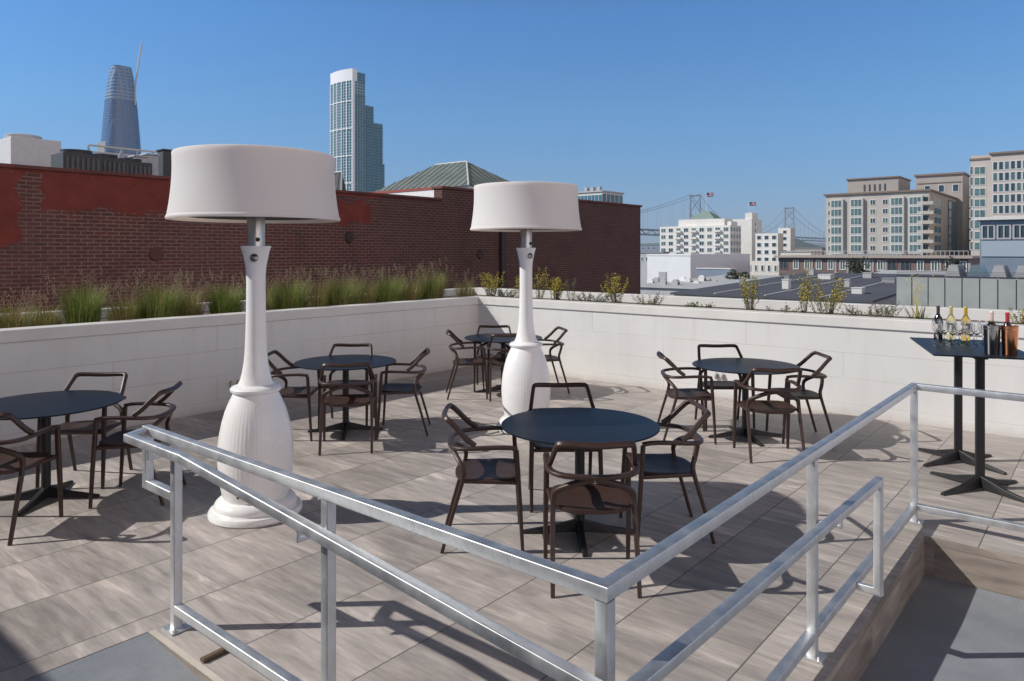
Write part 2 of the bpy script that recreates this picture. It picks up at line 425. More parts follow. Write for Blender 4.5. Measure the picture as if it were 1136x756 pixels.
m = MB(); m.box(WU+1.85, WU+2.05, -9, WV+1.85, -.3, TOPZ+.03); m.build('rear_wall', COPING, e2, bevel=.006)
m = MB(); m.box(WU+.24, WU+1.85, -9, WV+1.85, -.3, TOPZ-.11); m.build('soil', SOIL, e2)

# building behind the camera: it throws the shade in the lower left corner
b = MB(); bh = 2.86
b.box(BU-6, BU, -3.0, 9.5, GZ, bh)
bb = empty('terrace_building', (0,0,0), ANG, 'plain building edge at the left that shades the corner of the terrace', 'building')
b.build('wall', simple('tan_render', (.5,.47,.43), .8, var=.08), bb)
b = MB(); b.box(BU-6, BU+.03, -3.03, 9.53, bh, bh+.08); b.build('coping', COPING, bb)
# the rest of the roof block the terrace stands on
b = MB(); b.box(BU, WU+2.05, -9, WV+2.05, GZ, -.31)
struct(inuv(b.build('terrace_base', simple('block_base', (.4,.38,.35), .8))))

# ================================================================== BRICK BUILDING
BV = 15.7; ST = 15.5; BE = 27.4
bk = empty('brick_building', (0,0,0), ANG, 'old brick building with a patchy red painted parapet behind the grasses', 'building')
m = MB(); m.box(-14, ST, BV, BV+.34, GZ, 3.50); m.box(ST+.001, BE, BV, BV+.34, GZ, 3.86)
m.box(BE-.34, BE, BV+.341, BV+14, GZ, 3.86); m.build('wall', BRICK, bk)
m = MB(); m.box(-14, ST-.03, BV-.05, BV+.40, 3.50, 3.57)
m.box(ST-.04, BE+.05, BV-.06, BV+.40, 3.86, 3.94); m.box(BE-.40, BE+.05, BV+.401, BV+14, 3.86, 3.94)
m.build('coping', simple('red_cap', (.12,.032,.024), .7, var=.35, scale=3), bk, bevel=.01)
m = MB(); m.box(ST, ST+.3, BV+.345, BV+8.6, 2, 3.85); m.build('return_wall', simple('white_parapet', (.78,.77,.75), .6, var=.06), bk)
m = MB(); m.box(ST-.02, ST+.32, BV+.405, BV+8.6, 3.852, 3.93); m.build('return_cap', simple('red_tile_cap', (.30,.07,.045), .7, var=.2), bk)
m = MB(); m.box(-14, BE-.35, BV+.345, BV+14, GZ, 2.0); m.build('roof', simple('felt_roof', (.13,.13,.13), .9), bk)
# brown downpipe, anchor plates
dp = empty('downpipe', uv(18.25, BV), ANG, 'dark brown downpipe fixed to the brick wall behind the farther lamp', 'downpipe')
m = MB(); m.box(-.11, .11, -.13, -.005, 0, 2.75); m.build('pipe', simple('brown_pipe', (.045,.018,.013), .6), dp, bevel=.01)
m = MB()
for z in (.7, 1.9): m.box(-.14, .14, -.14, -.003, z, z+.05)
m.build('bracket', simple('brown_bracket', (.06,.025,.018), .6), dp)
for i, (uu, z, lab) in enumerate(((6.99, 1.9, 'round dull red plate on the brick wall left of the nearer lamp'), (12.05, 2.33, 'dark round vent plate on the brick wall right of the nearer lamp'), (17.2, 1.86, 'small dark vent plate low on the brick wall left of the downpipe'))):
    m = MB(); pr = [(0, 0), (.13, 0), (.15, .02), (.13, .045), (0, .05)]
    m.lathe(pr, 20)
    o = m.build('wall_plate', simple('wall_plate_%s' % 'abc'[i], (.10,.03,.025) if i == 0 else (.04,.02,.018), .7), smooth=40)
    o.location = uv(uu, BV-.002, z); o.rotation_euler = (R(90), 0, ANG); tag(o, lab, 'wall plate', 'plates on the brick wall')

# ---------- rooftop plant above the brick parapet
GREYM = simple('plant_grey', (.42,.42,.42), .6, .2, var=.12)
LGREY = simple('plant_pale', (.62,.61,.59), .6, var=.08)
DGREY = simple('plant_dark', (.05,.052,.055), .6, var=.25)
def P(px, Y, z=0): return Vector((kx(px)*Y, Y, z))
def tlen(p, dirv, px):
    kk = kx(px); return (kk*p.y-p.x)/(dirv.x-kk*dirv.y)
c0 = P(12, 20.5)
h = empty('cooling_unit', (c0.x, c0.y, 2.0), ANG, 'large pale box cooling unit with two round fans on the roof, leftmost', 'cooling unit')
lu = tlen(c0, U, 68); zt = zh(151, 20.5)-2
m = MB(); m.box(0, lu, 0, 2.6, .2, zt); m.box(.1, lu-.1, .1, 2.5, 0, .2); m.build('casing', LGREY, h, bevel=.02)
for xx in (.55, lu-.75):
    m = MB(); m.lathe([(.0, zt), (.42, zt), (.46, zt+.04), (.46, zt+.13), (.40, zt+.16), (.0, zt+.14)], 24, (xx, .8, 0)); m.build('fan', GREYM, h, smooth=40)
c0 = P(70, 19.5)
for i in range(3):
    p0 = P(70+31*i, 18.8+i*1.1); z1 = zh(168+5*i, p0.y)-2
    h = empty('condenser_unit', (p0.x, p0.y, 2.0), ANG, ['dark louvred condenser unit next to the pale cooling unit', 'dark louvred condenser unit in the middle of the roof row', 'dark louvred condenser unit below the steel frame'][i], 'condenser unit', 'dark condenser units on the brick building roof')
    m = MB(); m.box(0, .95, 0, .9, 0, z1); m.build('casing', DGREY, h, bevel=.02)
    m = MB()
    for q in range(7): m.box(.06+q*.125, .12+q*.125, -.03, -.002, .1, z1-.12)
    m.build('louvre', simple('louvre_dark', (.10,.10,.105), .6), h)
    m = MB(); m.lathe([(.0, z1), (.36, z1), (.38, z1+.1), (.0, z1+.12)], 20, (.47, .45, 0)); m.build('fan', DGREY, h, smooth=40)
# steel frame on the roof
p0 = P(98, 23); fr = empty('steel_frame', (p0.x, p0.y, 2.0), ANG, 'white steel roof railing frame in front of the tapered glass tower', 'steel frame')
L = tlen(p0, U, 186); m = MB(); ht = zh(166, 24)-2
for i in range(6):
    x = L*i/5; m.rod((x, 0, 0), (x, 0, ht), .03, 6); m.rod((x, 1.6, 0), (x, 1.6, ht*1.0), .03, 6)
    if i < 5: m.rod((x, 0, ht*(.55 if i % 2 else .98)), (x+L/5, 0, ht*(.98 if i % 2 else .55)), .022, 6)
m.build('post', GREYM, fr)
m = MB()
for z in (.5, .75, 1): m.rod((0, 0, ht*z), (L, 0, ht*z), .035, 6); m.rod((0, 1.6, ht*z), (L, 1.6, ht*z), .03, 6)
m.build('rail', LGREY, fr)
p0 = P(148, 21.5)
for i in range(3):
    q = P([150,163,181][i], 21.5+i*.7)
    o = empty('vent_unit', (q.x, q.y, 2.0), ANG, ['small grey duct box beside the steel frame', 'small grey duct box with pipes in the middle of the frame', 'black exhaust box just left of the nearer lamp shade'][i], 'vent unit', 'small vents on the brick building roof')
    zt = zh([174,172,167][i], q.y)-2
    m = MB(); m.box(0, .35, 0, .4, 0, zt); m.box(-.04, .39, -.04, .44, zt+.003, zt+.05); m.build('duct', DGREY if i == 2 else GREYM, o, bevel=.01)
    m = MB(); m.sweep(chaikin([(.5,.2,0), (.5,.2,zt*.8), (.3,.2,zt*.8)], 2), circ(.05, 8)); m.build('pipe', ALU, o, smooth=60)

# ---------- hip-roofed building behind
def seam_roof(name, col):
    m = M(name, col, .55, .1)
    sx = m.node('SeparateXYZ'); m.l.new(m.co(), sx.inputs[0])
    n = m.noise(m.co(), .8, 5, .6); m.color(m.ramp(n, [(.3, tuple(c*.75 for c in col)), (.7, tuple(c*1.15 for c in col))])); return m.m
COPPER_R = seam_roof('weathered_metal_roof', (.17,.20,.19))
def hip(px, Y, pxl, pxr, ze, zr, name, label, COPPER_R=COPPER_R):
    p = P(px, Y); Lu = tlen(p, U, pxr); Lv = tlen(p, V, pxl)
    e = empty(name, (p.x, p.y, GZ), ANG, label, 'building'); z0 = -GZ
    m = MB(); m.box(.2, Lu-.2, .2, Lv-.2, 0, ze+z0); m.build('wall', LGREY, e)
    h_ = Lu/2; ze += z0; zr += z0
    m = MB(); a = [(0,0,ze), (Lu,0,ze), (Lu,Lv,ze), (0,Lv,ze), (h_,h_,zr), (h_,Lv-h_,zr)]
    m.add(a, [(0,1,4), (1,2,5,4), (2,3,5), (3,0,4,5), (3,2,1,0)]); m.build('roof', COPPER_R, e)
    s = MB(); A, B_ = Vector(a[4]), Vector(a[5]); nrib = int(Lv/.75)
    for i in range(1, nrib):                       # standing seams on the long slope
        y = Lv*i/nrib; lo = Vector((0, y, ze+.01))
        if y < h_: hi = Vector((y, y, ze+(zr-ze)*y/h_))
        elif y > Lv-h_: hi = Vector((Lv-y, y, ze+(zr-ze)*(Lv-y)/h_))
        else: hi = Vector((h_, y, zr))
        s.rod(lo, hi+Vector((0,0,.01)), .05, 4)
    nrib = int(Lu/.75)
    for i in range(1, nrib):
        x = Lu*i/nrib; q = min(x, Lu-x); s.rod((x, 0, ze+.01), (x, q, ze+(zr-ze)*q/h_+.01), .05, 4)
    s.build('seam', COPPER_R, e)
    s = MB(); s.rod(A, B_, .09, 6); s.rod(a[0], a[4], .08, 6); s.build('ridge_cap', simple('pale_ridge', (.5,.5,.48), .6), e)
hip(520, 60, 412, 590, 7.45, zh(178, 60+5), 'hip_roof_building', 'building with a pale green seamed metal hip roof rising behind the brick parapet')
hip(378, 70, 350, 388, 6.5, zh(191, 71), 'hip_roof_building', 'small dark pyramid roof just right of the nearer lamp shade', simple('dark_roof', (.05,.055,.06), .7))
# glazed rooftop room behind the far lamp
p = P(668, 62); e = empty('rooftop_room', (p.x, p.y, GZ), ANG, 'long blue glazed rooftop room above the right end of the brick wall', 'building')
GLASSD = simple('dark_glass', (.035,.06,.08), .12, var=.3, scale=.5)
GLASSB = simple('blue_glass', (.07,.17,.25), .12, var=.25, scale=.3)
GLASSG = simple('green_glass', (.09,.15,.15), .10, var=.5, scale=.3)
Lv = tlen(p, V, 640); Lw = tlen(p, U, 691); zt = zh(213, 62)-GZ
m = MB(); m.box(0, Lw, 0, Lv, 0, zt); m.build('wall', LGREY, e)
for i in range(7):
    y0 = Lv*(i+.12)/7; m = MB(); m.box(-.03, -.002, y0, y0+Lv/7*.76, zt-1.2, zt-.25); m.build('window', GLASSB, e)
for i in range(5):
    x0 = Lw*(i+.12)/5; m = MB(); m.box(x0, x0+Lw/5*.76, -.03, -.002, zt-1.0, zt-.15); m.build('window', GLASSG, e)
m = MB(); m.box(-.1, Lw+.1, -.1, Lv+.1, zt+.002, zt+.12)
for i in range(3): m.box(.2, .6, Lv*(.15+.25*i), Lv*(.25+.25*i), zt+.15, zt+.5)
m.build('roof', GREYM, e)

# ================================================================== CITY
def facade_mat(name, col, glass, bw, bh, mort, rough=.35, vband=None):
    m = M(name, col, rough); c = m.wall_co()
    cc, fac = m.brick(c, bw, bh, mort, glass, tuple(g*.62 for g in glass), col, 0, .05)
    n = m.noise(m.map(c, (.06,.03,1)), 1, 4, .6); cc = m.mix(m.ramp(n, [(.35, 0.), (.65, .55)]), cc, tuple(g*1.5 for g in glass))
    m.color(cc); m.rough(m.ramp(fac, [(0, .12), (1, .6)])); return m.m
# tapered tower under construction
p = P(134, 1280); e = empty('skyscraper', (p.x, p.y, GZ), ANG, 'tapering blue glass skyscraper with an unfinished rounded top, far left', 'skyscraper')
GL1 = facade_mat('tower_glass', (.09,.16,.28), (.02,.065,.17), 7, 4.4, .5)
hh = zh(75, 1280)-GZ; mpp = 1280/805.
def sup(hw, a, pw=3.2):
    cxx, sxx = math.cos(a), math.sin(a); rr = (abs(cxx)**pw+abs(sxx)**pw)**(-1/pw); return hw*rr*cxx, hw*rr*sxx
def suptower(m, prof, n=40):
    vs = []; fs = []
    for hw, z in prof:
        for i in range(n): x, y = sup(hw, 2*math.pi*i/n); vs.append((x, y, z))
    for k_ in range(len(prof)-1):
        for i in range(n): j = (i+1) % n; fs.append((k_*n+i, k_*n+j, (k_+1)*n+j, (k_+1)*n+i))
    fs.append(tuple(range((len(prof)-1)*n, len(prof)*n))); m.add(vs, fs)
W0 = 25.5*mpp/1.26
prof = [(W0*(1-.28*max(0, (t-.25)/.75)**2.0), hh*.82*t) for t in [i/14 for i in range(15)]]
m = MB(); suptower(m, prof); m.build('shaft', GL1, e, smooth=50)
prof2 = [(W0*(1-.28*max(0, (t-.25)/.75)**2.0)*.985, hh*.82) for t in (1,)]
W1 = prof[-1][0]
m = MB(); suptower(m, [(W1*.96, hh*.82), (W1*.90, hh*.88), (W1*.82, hh*.94), (W1*.70, hh*.985), (W1*.66, hh)])
m.build('crown', facade_mat('tower_crown', (.17,.25,.36), (.04,.10,.21), 9, 6, 1.2), e, smooth=50)
m = MB()
for i in range(9):
    z = hh*(.825+.0185*i); hw = W1*(1.0-.036*i); vs = []
    suptower(m, [(hw, z), (hw, z+1.3)])
m.build('floor_slab', simple('bare_floor_slabs', (.30,.33,.37), .7), e)
m = MB()
for i in range(8): m.box(-W0*.99-1.4, -W0*.99, -W0*.55+i*W0*.14, -W0*.55+i*W0*.14+1.2, 0, hh*.6)
m.build('fin', LGREY, e)
p2 = P(150, 1275); cr = empty('tower_crane', (p2.x, p2.y, hh*.80+GZ), 0, 'thin construction crane leaning above the top of the tapered skyscraper', 'crane')
m = MB(); m.rod((0,0,0), (0,0,hh*.10), 1.7, 4); m.build('mast', GREYM, cr)
m = MB(); m.rod((0,0,hh*.10), (kx(156)*1275-p2.x+2, 0, zh(47, 1275)-hh*.80-GZ), 1.5, 4); m.rod((0,0,hh*.1), (-9,0,hh*.115), .9, 4); m.build('jib', GREYM, cr)
# stepped residential tower
p = P(391, 725); e = empty('skyscraper', (p.x, p.y, GZ), ANG, 'stepped green-blue glass tower with a white crown, behind the nearer lamp', 'skyscraper')
GL2 = facade_mat('slab_glass', (.36,.47,.52), (.02,.095,.13), 3.2, 2.9, .42)
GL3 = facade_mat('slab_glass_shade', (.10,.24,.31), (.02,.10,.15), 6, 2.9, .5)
WH = simple('tower_white', (.78,.79,.8), .5, var=.04)
z1 = zh(76, 725)-GZ; Lv = tlen(p, V, 367); Lu = tlen(p, U, 405)
def rbox(m, x0, x1, y0, y1, z0, z1, bow=0, n=8):
    pts = [(x0-bow*math.sin(math.pi*i/n), y0+(y1-y0)*i/n) for i in range(n+1)]+[(x1, y1), (x1, y0)]
    k_ = len(pts); m.add([(a, b_, z0) for a, b_ in pts]+[(a, b_, z1) for a, b_ in pts], [(i, i+1 if i+1 < k_ else 0, (i+1 if i+1 < k_ else 0)+k_, i+k_)[::-1] for i in range(k_)]+[tuple(range(k_, 2*k_))[::-1]])
m = MB(); rbox(m, 0, Lu, 0, Lv, 0, z1-12, 2.5); m.build('shaft', GL2, e)
m = MB(); rbox(m, -.3, Lu*.35, -.3, Lv+.3, z1-12, z1, 2.6); m.build('crown', WH, e)
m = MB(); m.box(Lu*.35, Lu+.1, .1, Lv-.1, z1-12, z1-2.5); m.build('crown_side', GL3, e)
m = MB()
for y in (0, Lv*.2, Lv*.4, Lv*.6, Lv*.8, Lv): 
    bo = 2.5*math.sin(math.pi*y/Lv); m.box(-.7-bo, .1-bo, y-.45, y+.45, 0, z1-12)
m.box(-.8, 2.2, -.9, -.1, 0, z1-6)
for z in range(1, 7): 
    for q in range(8):
        y0, y1_ = Lv*q/8, Lv*(q+1)/8; bo = 2.5*math.sin(math.pi*(q+.5)/8); m.box(-.75-bo, -bo+.3, y0, y1_, z*z1/7.2, z*z1/7.2+1.1)
m.build('mullion', WH, e)
m = MB(); L2 = tlen(p, U, 415); L3 = tlen(p, U, 428)
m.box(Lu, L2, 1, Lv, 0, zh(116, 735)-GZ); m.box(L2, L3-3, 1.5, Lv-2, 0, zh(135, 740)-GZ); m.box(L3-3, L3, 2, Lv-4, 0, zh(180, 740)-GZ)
m.build('lower_shaft', GL3, e)
m = MB()
for z in range(3, 60):
    zz = z*2.9
    if zz < z1-14: m.box(2.3, Lu+.5, -1.1, -.0, zz, zz+.35)
    if zz < zh(118, 735)-GZ: m.box(Lu+.5, L2+.4, -.1, .99, zz, zz+.35)
    if zz < zh(138, 735)-GZ: m.box(L2+.5, L3-2.6, .5, 1.45, zz, zz+.35)
m.build('balcony', simple('balcony_slab', (.16,.34,.42), .6), e)

# generic block: corner at (px, Y) nearest the camera; -u face runs left to pxl, -v face runs right to pxr
def block(px, Y, pxl, pxr, ztop, name, label, wall, cat='building', group=None):
    p = P(px, Y); Lv = tlen(p, V, pxl); Lu = tlen(p, U, pxr)
    e = empty(name, (p.x, p.y, GZ), ANG, label, cat, group)
    m = MB(); m.box(0, Lu, 0, Lv, 0, ztop-GZ); m.build('wall', wall, e)
    return e, Lu, Lv, ztop-GZ
_win = {}
FRAME_W = simple('window_frame_white', (.7,.7,.68), .5, var=.04)
def window(e, face, a, z, w_, h_, glass, off=0, frame=FRAME_W, split=1, base=0):
    key = (face, round(w_, 2), round(h_, 2), glass.name, frame.name, split)
    if key not in _win:
        f_ = MB(); q = .16 if w_ > .8 else .1; d_ = .12
        def bx(m, a0, a1, z0, z1_, t0, t1):
            if face == 'u': m.box(-t1, -t0, a0, a1, z0, z1_)
            else: m.box(a0, a1, -t1, -t0, z0, z1_)
        bx(f_, 0, w_, 0, q, .002, d_); bx(f_, 0, w_, h_-q, h_, .002, d_); bx(f_, 0, q, q, h_-q, .002, d_); bx(f_, w_-q, w_, q, h_-q, .002, d_)
        for i in range(1, split+1):
            if split > 0: x = w_*i/(split+1); bx(f_, x-.06, x+.06, q, h_-q, .002, d_*.9)
        g_ = MB(); bx(g_, q, w_-q, q, h_-q, .001, .03)
        o1 = f_.build('window', frame, e); o2 = g_.build('pane', glass, o1); _win[key] = (o1, o2)
    else:
        a1, a2 = _win[key]; o1 = a1.copy(); COL.objects.link(o1); o1.parent = e
        o2 = a2.copy(); COL.objects.link(o2); o2.parent = o1
    o1.location = (-off, a, z) if face == 'u' else (a, -off, z)
    return o1

CREAM = simple('cream_stucco', (.66,.62,.55), .8, var=.06, scale=.3)
CREAM2 = simple('white_stucco', (.72,.70,.66), .8, var=.06, scale=.3)
BEIGE = simple('beige_panel', (.35,.315,.285), .8, var=.07, scale=.3)
BEIGE2 = simple('pale_beige_panel', (.46,.42,.375), .8, var=.06, scale=.3)
BROWN = simple('brown_cornice', (.20,.15,.12), .7, var=.1)
VERDI = simple('verdigris_roof', (.20,.27,.24), .6, var=.12, scale=.5)
# -- white apartment block with the green dome
Y = 350
e, Lu, Lv, zt = block(810, Y, 732, 822, zh(250, Y), 'apartment_block', 'white stepped apartment block with a green hipped cupola, below the nearer bridge tower', CREAM2)
fl = 3.35; rng = random.Random(3)
for r_ in range(4):
    for c_ in range(9):
        z = zt-3.0-r_*fl; a = Lv*(c_+.2)/9
        window(e, 'u', a, z, Lv/9*.62, 2.1, GLASSD if (c_ % 2) else GLASSG, split=1)
    for c_ in range(4): window(e, 'v', Lu*(c_+.18)/4, zt-3.0-r_*fl, Lu/4*.64, 2.1, GLASSB, split=0)
    for c_ in (1, 4, 6):
        m = MB(); a = Lv*(c_+.1)/9; m.box(-1.3, -.13, a, a+Lv/9*.8, zt-3.2-r_*fl, zt-2.2-r_*fl); m.build('balcony', CREAM2, e)
m = MB(); m.box(2, Lu*.9, Lv*.10, Lv*.75, zt+.01, zt+3.4); m.box(3, Lu*.8, Lv*.02, Lv*.2, zt+.02, zt+2); m.build('penthouse', CREAM2, e)
cy = Lv*.43; m = MB()
m.add([(3,cy-7,zt+3.4), (14,cy-7,zt+3.4), (14,cy+7,zt+3.4), (3,cy+7,zt+3.4), (8,cy-1.6,zt+7.6), (9.5,cy-1.6,zt+7.6), (9.5,cy+1.6,zt+7.6), (8,cy+1.6,zt+7.6)],
      [(0,1,5,4), (1,2,6,5), (2,3,7,6), (3,0,4,7), (4,5,6,7)]); m.build('cupola', VERDI, e)
m = MB(); m.rod((8.7, cy, zt+7.5), (8.7, cy, zt+17), .16, 6); m.build('flagpole', LGREY, e)
def flag(e_or, loc, label):
    m = MB(); n = 6; w_ = 3.4; h_ = 2.0
    for s_ in range(5):
        z0 = h_*s_/5
        for i in range(n):
            x0, x1 = w_*i/n, w_*(i+1)/n; y0, y1_ = .25*math.sin(x0*1.8), .25*math.sin(x1*1.8)
            blue = (x1 <= w_*.45 and s_ >= 2)
            m.add([(x0,y0,z0), (x1,y1_,z0), (x1,y1_,z0+h_/5), (x0,y0,z0+h_/5), (x0,y0+.05,z0), (x1,y1_+.05,z0), (x1,y1_+.05,z0+h_/5), (x0,y0+.05,z0+h_/5)], [(0,1,2,3), (7,6,5,4)], 2 if blue else (s_ % 2))
    o = m.build('flag', [MATS['flag_red'], MATS['flag_white'], MATS['flag_blue']]); o.location = loc; tag(o, label, 'flag')
simple('flag_red', (.35,.05,.05), .8); simple('flag_white', (.6,.6,.6), .8); simple('flag_blue', (.05,.07,.2), .8)
q = e.location + U*8.7 + V*cy; flag(e, (q.x+.2, q.y, GZ+zt+15), 'red, white and blue flag flying over the green cupola')
Y = 380
e, Lu, Lv, zt = block(834, Y, 812, 845, zh(243, Y), 'stair_tower', 'plain white tower block with a flagpole right of the green cupola', CREAM2)
m = MB(); m.box(0.5, Lu*.6, 0.0, Lv*.35, zt+.01, zt+3.2); m.build('penthouse', CREAM2, e)
for r_ in range(5): window(e, 'v', Lu*.3, zt-3.5-r_*fl, 1.6, 1.6, GLASSD, split=0)
m = MB(); m.rod((2, Lv*.2, zt+3), (2, Lv*.2, zt+9), .14, 6); m.build('flagpole', LGREY, e)
q = e.location + U*2 + V*Lv*.2; flag(e, (q.x+.2, q.y, GZ+zt+7), 'small dark flag on the white tower block')
Y = 330
e, Lu, Lv, zt = block(863, Y, 838, 869, zh(259, Y), 'apartment_block', 'small white apartment block with dark balconies left of the farther bridge tower', CREAM2)
for r_ in range(4):
    for c_ in range(3): window(e, 'u', Lv*(c_+.2)/3, zt-2.9-r_*fl, Lv/3*.6, 2.0, GLASSD, split=0)
e, Lu, Lv, zt = block(877, 372, 863, 882, zh(253, 372), 'apartment_block', 'narrow white block just under the farther bridge tower', CREAM2)
for r_ in range(4): window(e, 'u', Lv*.3, zt-3-r_*fl, Lv*.3, 1.8, GLASSD, split=0)
# -- low neighbours
WHT = simple('white_siding', (.76,.77,.78), .6, var=.04, scale=.4)
BLU = simple('blue_grey_metal', (.20,.25,.31), .5, .2, var=.1, scale=.3)
e, Lu, Lv, zt = block(766, 150, 718, 832, zh(284, 150), 'warehouse', 'white boxy warehouse with a shaded grey side right of the brick wall', WHT)
m = MB(); m.box(-.1, Lu+.1, -.1, Lv+.1, zt+.003, zt+.35); m.build('parapet_cap', WHT, e)
m = MB(); m.box(-.15, -.01, Lv*.55, Lv*.72, zt-5.8, zt-3.4); m.build('door', GREYM, e)
e, Lu, Lv, zt = block(810, 110, 773, 816, zh(299, 110), 'metal_shed', 'small blue-grey metal shed in front of the white warehouse', BLU)
m = MB(); m.box(-.1, Lu+.1, -.1, Lv+.1, zt+.003, zt+.15); m.build('roof', LGREY, e)
e, Lu, Lv, zt = block(864, 205, 814, 870, zh(290, 205), 'apartment_block', 'low white apartment block between the warehouse and the brown brick block', CREAM)
for r_ in range(3):
    for c_ in range(7): window(e, 'u', Lv*(c_+.22)/7, zt-3-r_*3.2, Lv/7*.5, 1.9, GLASSD if c_ % 3 else GLASSG, split=0)
BRN2 = simple('brown_brick', (.17,.125,.11), .85, var=.12, scale=.5)
Y = 135
e, Lu, Lv, zt = block(1076, Y, 864, 1100, zh(287, Y), 'brick_apartments', 'long low brown apartment block with a flat cornice below the beige block', BRN2)
m = MB(); m.box(-.9, Lu+.5, -.5, Lv+.8, zt+.003, zt+.45); m.build('cornice', simple('tan_cornice', (.36,.31,.27), .7), e)
m = MB(); m.box(2, 2.1, .5, Lv-.5, zt+1.35, zt+1.45)
for i in range(46): m.box(2, 2.08, .5+i*(Lv-1.1)/45, .58+i*(Lv-1.1)/45, zt+.45, zt+1.35)
m.build('roof_rail', GREYM, e)
nb = 15
for c_ in range(nb):
    a = Lv*(c_+.2)/nb; dark = c_ in (4, 5, 8, 14)
    for r_ in range(2): window(e, 'u', a, zt-2.5-r_*3.0, Lv/nb*(.72 if dark else .5), 2.0, GLASSD if dark else GLASSG, frame=(BRN2 if dark else FRAME_W), split=1)
for c_ in (0, 1, 2, 6, 7, 9, 10, 12):
    m = MB(); a = Lv*(c_+.12)/nb; m.box(-.12, -.003, a-.4, a+.02, 0, zt-.3); m.build('pilaster', BEIGE, e)

# -- large beige apartment block
Y = 250
e, Lu, Lv, zt = block(1031, Y, 916, 1074, zh(212, Y), 'apartment_block', 'big beige apartment block with tall bay windows and stacked corner balconies', BEIGE2)
m = MB(); m.box(-.8, Lu+.4, -.6, Lv+.6, zt+.003, zt+.6); m.build('cornice', BROWN, e)
m = MB(); m.box(3, 22, Lv*.30, Lv*.80, zt+.61, zt+5.6); m.build('penthouse', BEIGE, e)
m = MB(); m.box(2.4, 22.6, Lv*.29, Lv*.81, zt+5.61, zt+6.1); m.build('penthouse_cornice', BROWN, e)
for i in range(5):
    m = MB(); m.box(2.85, 2.997, Lv*(.42+.05*i), Lv*(.435+.05*i), zt+1.2, zt+3.6); m.build('louvre', DGREY, e)
nfl = 8; fh = 3.3
for fi, frac in enumerate((.10, .27, .66, .86)):
    a = Lv*frac-1.2; m = MB(); m.box(-1.1, -.002, a-.4, a+4.2, 0, zt-1.6); m.build('bay', simple('bay_panel', (.50,.49,.46), .6), e)
    for r_ in range(nfl): window(e, 'u', a, zt-4.6-r_*fh, 3.8, 2.7, GLASSG, 1.1, split=2)
for frac in (.40, .52):
    for r_ in range(nfl): window(e, 'u', Lv*frac-.8, zt-4.2-r_*fh, 1.9, 2.0, GLASSD if (r_+int(frac*10)) % 3 else GLASSG, split=1)
for r_ in range(nfl): window(e, 'u', Lv*.94, zt-4.2-r_*fh, 1.3, 2.0, GLASSG, split=0)
for r_ in range(nfl):
    m = MB(); m.box(-1.2, .5, -1.4, 3.6, zt-4.8-r_*fh, zt-4.6-r_*fh); m.box(-1.2, -1.12, -1.4, 3.6, zt-4.6-r_*fh, zt-3.6-r_*fh); m.box(-1.1, .5, -1.4, -1.3, zt-4.6-r_*fh, zt-3.6-r_*fh); m.build('balcony', BEIGE2, e)
    m = MB(); m.box(-.03, -.002, .3, 3.3, zt-4.59-r_*fh, zt-2-r_*fh); m.build('balcony_door', GLASSD, e)
for c_ in range(4):
    for r_ in range(nfl): 
        if r_ < 6 and c_ == 0: window(e, 'v', Lu*(c_+.45)/4.6, zt-4.4-r_*fh, Lu/4.6*.72, 2.6, GLASSB, split=1)
m = MB(); m.box(Lu*.42, Lu-.3, -.30, -.14, 0, zt-1.5); m.build('curtain_wall', GLASSB, e)
m = MB()
for q in range(9): m.box(Lu*.42, Lu-.3, -.42, -.302, zt-1.6-q*fh, zt-1.2-q*fh)
for q in range(6): x = Lu*.42+(Lu*.58-.5)*q/5; m.box(x, x+.25, -.46, -.43, 0, zt-1.2)
m.build('mullion', BROWN, e)
# rear tower of the same complex
e, Lu, Lv, zt = block(1068, 290, 1016, 1090, zh(193, 290), 'apartment_block', 'brown-beige upper block peeping over behind the big beige one', BEIGE)
m = MB(); m.box(-.8, Lu+.4, -.6, Lv+.6, zt+.003, zt+.7); m.build('cornice', BROWN, e)
m = MB(); m.box(-.3, -.002, .5, Lv-.5, zt-3.2, zt-2.9); m.build('string_course', BROWN, e)
for c_ in range(3): window(e, 'u', Lv*(.08+.3*c_), zt-7, 2.2, 3.0, GLASSD, split=0)
# right-hand pink-beige block
Y = 215
PINK = simple('pink_beige_panel', (.50,.445,.40), .8, var=.06, scale=.3)
e, Lu, Lv, zt = block(1180, Y, 1077, 1215, zh(166, Y), 'apartment_block', 'tall pinkish beige apartment block cut off by the right edge', PINK)
m = MB(); m.box(-.7, Lu+.4, -.6, Lv*.79, zt+.003, zt+.6); m.box(-.3, Lu, Lv*.79+.01, Lv+.4, zt-1.4, zt-.8); m.build('cornice', BROWN, e)
for r_ in range(8):
    window(e, 'u', Lv*.83, zt-6-r_*3.4, 3.1, 2.5, GLASSG, split=1)
    window(e, 'u', Lv*.97, zt-6-r_*3.4, 1.0, 2.8, GLASSG, split=0)
    for c_ in range(6): window(e, 'u', Lv*(.37+.065*c_), zt-5-r_*3.4, 1.35, 2.7, GLASSD if (c_+r_) % 3 else GLASSG, split=0)
# grey glazed rooftop box on the right
Y = 72
e, Lu, Lv, zt = block(1160, Y, 1087, 1190, zh(243, Y), 'rooftop_extension', 'grey metal-clad rooftop box with a dark window band at the right edge', BLU)
m = MB(); m.box(-.6, Lu+.5, -.6, Lv+.5, zt+.003, zt+.30); m.build('roof', LGREY, e)
for i in range(4):
    a = Lv*(.02+i*.245); window(e, 'u', a, zt-2.0, Lv*.225, 1.55, GLASSD, split=1, frame=GREYM)
m = MB(); m.box(-.12, -.003, .2, Lv-.15, zt-3.75, zt-2.15); m.build('cladding', simple('clad_panel', (.34,.40,.46), .5, .1, var=.05), e)
